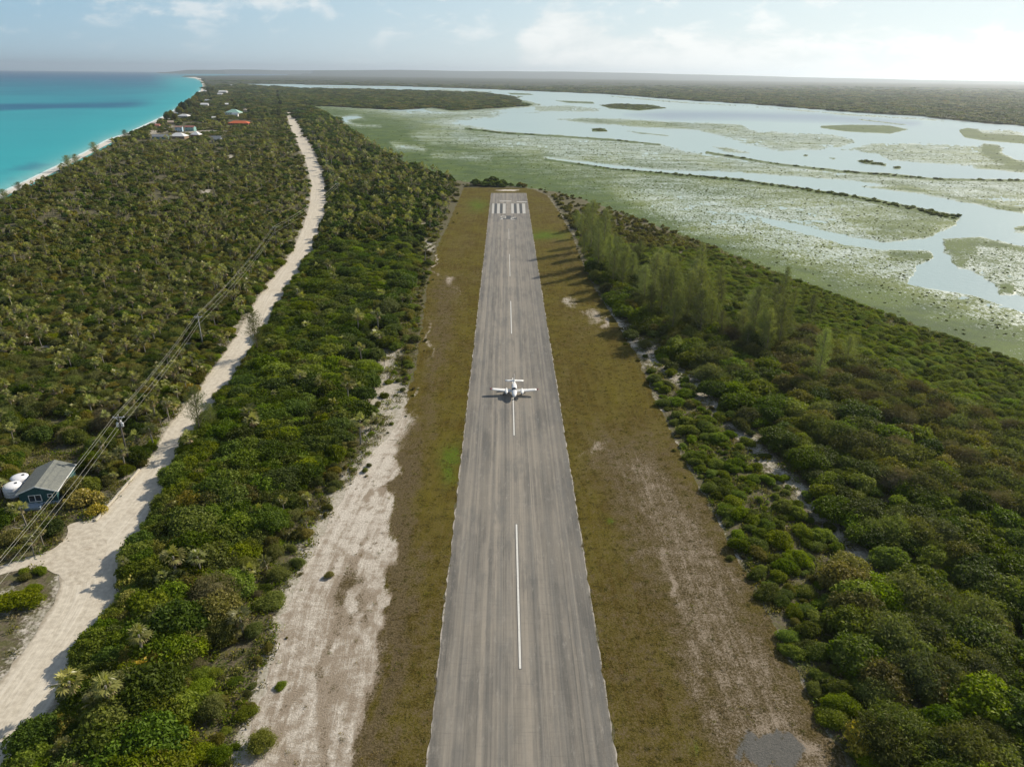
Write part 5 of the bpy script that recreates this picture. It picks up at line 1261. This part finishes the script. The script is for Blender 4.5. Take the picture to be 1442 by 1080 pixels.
for i in range(len(polebase) - 1):
    for k in range(4):
        a, b_ = attach[i][k], attach[i + 1][k]; sag = .012 * (b_ - a).length; pp = []
        for s in range(17):
            u = s / 16; p_ = a.lerp(b_, u); p_.z -= 4 * sag * u * (1 - u); pp.append(p_)
        w_ = MB(); o0 = pp[0].copy(); w_.tube([p_ - o0 for p_ in pp], .016, 5)
        ob = w_.build('power_wire', wirem); ob.location = o0
        seg = ['running off the lower left corner past the house', 'between the near pole and the second pole', 'between the second and third poles', 'crossing the road beyond the third pole', 'on the first far span right of the road', 'on the second far span right of the road', 'on the farthest span right of the road'][i]
        tag(ob, f'{wn[k]} power wire {seg}', 'wire', 'power wires along the dirt road')

# ------------------------------------------------------------------ aeroplane
def aeroplane():
    c = P(724.2, 555.5, 0); t = empty('light_aeroplane', (c.x, c.y, 0), 0, 'white twin engined light aeroplane rolling on the runway centre line', 'aeroplane'); t.scale = (1.03, 1, 1)
    wpm = NT('aircraft_white_paint'); p = wpm.n('ShaderNodeTexCoord').outputs['Object']; cc = wpm.mix(wpm.rng(wpm.noise(p, 2, 5), .45, .7, 0, .25), (.82, .82, .80), (.66, .66, .64)); bs = wpm.pbr(cc, .28, .5); wp = wpm.fin(bs)
    redp = plain('dark_red_paint', (.12, .02, .02), .35, .5); dkp = plain('black_paint', (.03, .03, .035), .5, .4); rub = plain('black_rubber', (.02, .02, .02), .9, .1)
    # -Y is the nose, towards the camera
    def ring(y, w, h, zc, n=20, sq=2.4):
        out = []
        for k in range(n):
            a = 2 * math.pi * k / n; ca, sa = math.cos(a), math.sin(a)
            out.append((w * math.copysign(abs(ca) ** (2 / sq), ca), y, zc + h * math.copysign(abs(sa) ** (2 / sq), sa)))
        return out
    st = [(-3.9, .06, .06, 1.22), (-3.75, .24, .22, 1.24), (-3.4, .42, .36, 1.28), (-2.8, .55, .46, 1.34), (-2.1, .62, .54, 1.42), (-1.6, .64, .62, 1.48), (-1.0, .66, .76, 1.58), (-.2, .67, .80, 1.62), (.8, .66, .78, 1.62), (1.6, .58, .68, 1.60), (2.6, .40, .48, 1.58), (3.8, .22, .30, 1.60), (4.8, .08, .16, 1.66)]
    f = MB(); f.loft([ring(*s) for s in st]); body = f.build('fuselage', wp, t, True)
    # windscreen band and side windows
    g = MB(); g.loft([[(x * 1.02, y, z) for x, y, z in ring(-1.72, .60, .50, 1.60)][1:10], [(x * 1.0, y - .0, z) for x, y, z in ring(-1.05, .655, .72, 1.64)][1:10]], False); g.build('windscreen', glassm, t, True)
    for sg in (-1, 1):
        for y0 in (-.75, .1, .95):
            w_ = MB(); w_.box(sg * .635 - .03, sg * .635 + .03, y0, y0 + .55, 1.72, 2.02); w_.build('cabin_window', glassm, t)
    # wings with dihedral, nacelles
    for sg in (-1, 1):
        w = MB(); sec = []
        for s, ch, th, le, z in ((.45, 1.75, .26, -.85, 1.02), (1.9, 1.7, .24, -.85, 1.13), (4.9, 1.25, .15, -.65, 1.42), (5.25, 1.2, .14, -.62, 1.45)):
            prof = [(0, 0), (.06, .5), (.25, .62), (.6, .40), (1, .02), (1, -.02), (.6, -.30), (.25, -.45), (.06, -.35)]
            sec.append([(sg * s, le + a * ch, z + b * th) for a, b in prof])
        w.loft(sec); wing = w.build('wing', wp, t, True)
        tp = MB(); sec = []
        for s, ch, th, le, z in ((5.25, 1.2, .15, -.62, 1.45), (5.6, 1.1, .13, -.58, 1.48), (5.8, .6, .06, -.3, 1.52)):
            prof = [(0, 0), (.06, .5), (.25, .62), (.6, .40), (1, .02), (1, -.02), (.6, -.30), (.25, -.45), (.06, -.35)]
            sec.append([(sg * s, le + a * ch, z + b * th) for a, b in prof])
        tp.loft(sec); tp.build('wing_tip', redp, wing, True)
        ai = MB(); ai.box(sg * 3.0 if sg > 0 else -4.8, sg * 4.8 if sg > 0 else -3.0, .52, .60, 1.30, 1.33); ai.build('aileron', wp, wing)
        nc = MB(); nc.loft([[(x + sg * 1.85, y, z) for x, y, z in ring(*s)] for s in ((-2.15, .20, .18, 1.22), (-2.05, .29, .26, 1.22), (-1.6, .35, .32, 1.22), (-.8, .35, .32, 1.22), (.2, .28, .22, 1.2), (1.1, .10, .10, 1.18))]); na = nc.build('engine_nacelle', wp, t, True)
        ink = MB(); 
        for k in (-1, 1): ink.box(sg * 1.85 + k * .2 - .09, sg * 1.85 + k * .2 + .09, -2.17, -2.08, 1.2, 1.34)
        ink.build('air_intake', dkp, na)
        sp = MB(); sp.loft([[(sg * 1.85 + r * math.cos(a * math.pi / 6), y, 1.22 + r * math.sin(a * math.pi / 6)) for a in range(12)] for y, r in ((-2.16, .15), (-2.3, .13), (-2.42, .05), (-2.45, .01))]); pr_ = sp.build('propeller', galv, t, True)
        for b_ in range(2):
            bl = MB(); an = .5 + b_ * math.pi; dx, dz = math.cos(an), math.sin(an); x0, z0 = sg * 1.85, 1.22
            bl.loft([[(x0 + dx * r + dz * wd_, -2.27 - tw_, z0 + dz * r - dx * wd_), (x0 + dx * r - dz * wd_, -2.27 + tw_, z0 + dz * r + dx * wd_), (x0 + dx * r - dz * wd_, -2.25 + tw_, z0 + dz * r + dx * wd_), (x0 + dx * r + dz * wd_, -2.25 - tw_, z0 + dz * r - dx * wd_)] for r, wd_, tw_ in ((.1, .05, .05), (.4, .09, .04), (.8, .07, .015), (.95, .03, .01))])
            bl.build('blade', dkp, pr_)
        lg = MB(); lg.tube([(sg * 1.85, -.1, 1.1), (sg * 1.85, -.1, .32)], .05, 8); gear = lg.build('landing_gear', galv, t)
        wh_ = MB(); wh_.loft([[(sg * 1.85 + dx, -.1 + r * math.cos(a * math.pi / 9), .335 + r * math.sin(a * math.pi / 9)) for a in range(18)] for dx, r in ((-.09, .18), (-.08, .26), (0, .285), (.08, .26), (.09, .18))]); wh_.build('wheel', rub, gear, True)
    lg = MB(); lg.tube([(0, -2.9, 1.0), (0, -3.0, .3)], .05, 8); gear = lg.build('landing_gear', galv, t)
    wh_ = MB(); wh_.loft([[(dx, -3.0 + r * math.cos(a * math.pi / 9), .30 + r * math.sin(a * math.pi / 9)) for a in range(18)] for dx, r in ((-.07, .15), (-.06, .22), (0, .25), (.06, .22), (.07, .15))]); wh_.build('wheel', rub, gear, True)
    # tail
    hs = MB(); sec = []
    for s in (-2.2, -1.2, 0, 1.2, 2.2):
        ch = 1.15 - .13 * abs(s); sec.append([(s, 3.85 + .05 * abs(s) + a * ch, 1.85 + b * .12) for a, b in ((0, 0), (.1, .5), (.4, .5), (1, .03), (1, -.03), (.4, -.5), (.1, -.5))])
    hs.loft(sec); hs.build('tailplane', wp, t, True)
    fn = MB(); sec = []
    for z, le, ch, th in ((1.7, 3.2, 1.75, .12), (2.4, 3.75, 1.3, .10), (3.25, 4.3, .85, .07), (3.45, 4.45, .6, .04)):
        sec.append([(b * th, le + a * ch, z) for a, b in ((0, 0), (.15, .5), (.4, .5), (1, .05), (1, -.05), (.4, -.5), (.15, -.5))])
    fn.loft(sec); fin = fn.build('tail_fin', wp, t, True)
    bc = MB(); bc.tube([(0, 4.85, 3.45), (0, 4.85, 3.6)], .05, 8); bc.build('beacon', plain('beacon_glass', (.5, .35, .25), .3, .5), fin)
aeroplane()

# ================================================================== HAZE, SKY, SUN
hz = MB(); hz.box(-36000, 36000, -3000, 36500, -60, 300); hb = hz.build('haze', plain('tmp', (.5, .5, .5))); hb.data.materials.clear()
t = NT('haze_air'); pv2 = t.n('ShaderNodeVolumePrincipled'); t.set(pv2.inputs['Color'], (.80, .90, 1.0)); pv2.inputs['Density'].default_value = 5.4e-5; pv2.inputs['Anisotropy'].default_value = .55
t.t.links.new(pv2.outputs[0], t.out.inputs['Volume']); hb.data.materials.append(t.m); hb['kind'] = 'stuff'
hb.display_type = 'WIRE'

AZ = math.radians(51); EL = math.radians(31)
sun = bpy.data.lights.new('sun', 'SUN'); sun.energy = 4.8; sun.angle = math.radians(.53); sun.color = (1.0, .90, .75)
so = bpy.data.objects.new('sun', sun); COL.objects.link(so)
sd_ = Vector((math.sin(AZ) * math.cos(EL), math.cos(AZ) * math.cos(EL), math.sin(EL)))
so.rotation_euler = sd_.to_track_quat('Z', 'Y').to_euler(); so.location = (60, 60, 200)

wd = bpy.data.worlds.new('World'); SC.world = wd; wd.use_nodes = True; nt = wd.node_tree; nt.nodes.clear()
class WT(NT):
    def __init__(s, tree): s.t = tree
w = WT(nt)
sky = w.n('ShaderNodeTexSky', sky_type='NISHITA', sun_disc=False, sun_elevation=EL, sun_rotation=AZ, altitude=70, air_density=1.0, dust_density=.4, ozone_density=1.0)
dirv = w.n('ShaderNodeTexCoord').outputs['Generated']
sep = w.n('ShaderNodeSeparateXYZ'); w.set(sep.inputs[0], dirv); dx, dy, dz = sep.outputs
az_ = w.math('DIVIDE', dx, w.math('MAXIMUM', dy, .05)); el_ = w.math('DIVIDE', dz, w.math('MAXIMUM', dy, .05))
cv = w.n('ShaderNodeCombineXYZ'); w.set(cv.inputs[0], az_); w.set(cv.inputs[1], w.math('MULTIPLY', el_, 2.4)); w.set(cv.inputs[2], .37)
n1 = w.noise(cv.outputs[0], 14, 7, .60, dist=.3); n2 = w.noise(cv.outputs[0], 4.5, 3, .5)
nn = w.math('ADD', w.math('MULTIPLY', n1, .6), w.math('MULTIPLY', n2, .4))
# cumulus bank low over the right half of the horizon, with a taller head where it begins
top = w.math('ADD', w.math('MULTIPLY', w.rng(az_, -.03, .045), .062), w.math('MULTIPLY', w.rng(w.math('ABSOLUTE', w.math('SUBTRACT', az_, .055)), .10, .0), .036))
bank = w.rng(w.math('SUBTRACT', w.math('ADD', top, w.math('MULTIPLY', w.math('SUBTRACT', n1, .5), .11)), el_), -.004, .03)
bank = w.math('MULTIPLY', bank, w.rng(az_, -.05, .02))
puff = w.math('MULTIPLY', w.rng(nn, .49, .62, 0, .8), w.rng(el_, .018, .065, .2, 1))
cl = w.math('MAXIMUM', bank, puff)
ccol = w.mix(w.rng(n1, .35, .62), w.mix(w.rng(az_, -.6, .3), (7.2, 8.0, 8.4), (9.2, 9.7, 9.6)), w.mix(w.rng(az_, -.6, .3), (9.2, 9.6, 9.7), (11.0, 11.1, 10.8)))
skyc = sky.outputs[0]
veil = w.mix(w.rng(az_, -.75, .55), (3.5, 5.9, 7.8), (8.1, 9.4, 9.7))
veil = w.mix(w.rng(el_, .10, .0, 0, .45), veil, w.mix(w.rng(az_, -.7, .2), (5.6, 7.3, 8.1), (9.2, 9.8, 9.6)))
col = w.mix(w.rng(el_, .45, .05, .0, .90), skyc, veil)
col = w.mix(w.math('MULTIPLY', cl, .85), col, ccol)
bg = w.n('ShaderNodeBackground'); w.set(bg.inputs[0], col); bg.inputs[1].default_value = .078
ow = w.n('ShaderNodeOutputWorld'); w.t.links.new(bg.outputs[0], ow.inputs[0])

vs = SC.view_settings; vs.view_transform = 'Standard'; vs.look = 'None'; vs.exposure = 0.28; vs.gamma = 1; vs.use_curve_mapping = False
SC.cycles.max_bounces = 5; SC.cycles.diffuse_bounces = 2; SC.cycles.glossy_bounces = 2; SC.cycles.transmission_bounces = 2; SC.cycles.volume_bounces = 0; SC.cycles.transparent_max_bounces = 4
SC.cycles.use_denoising = True
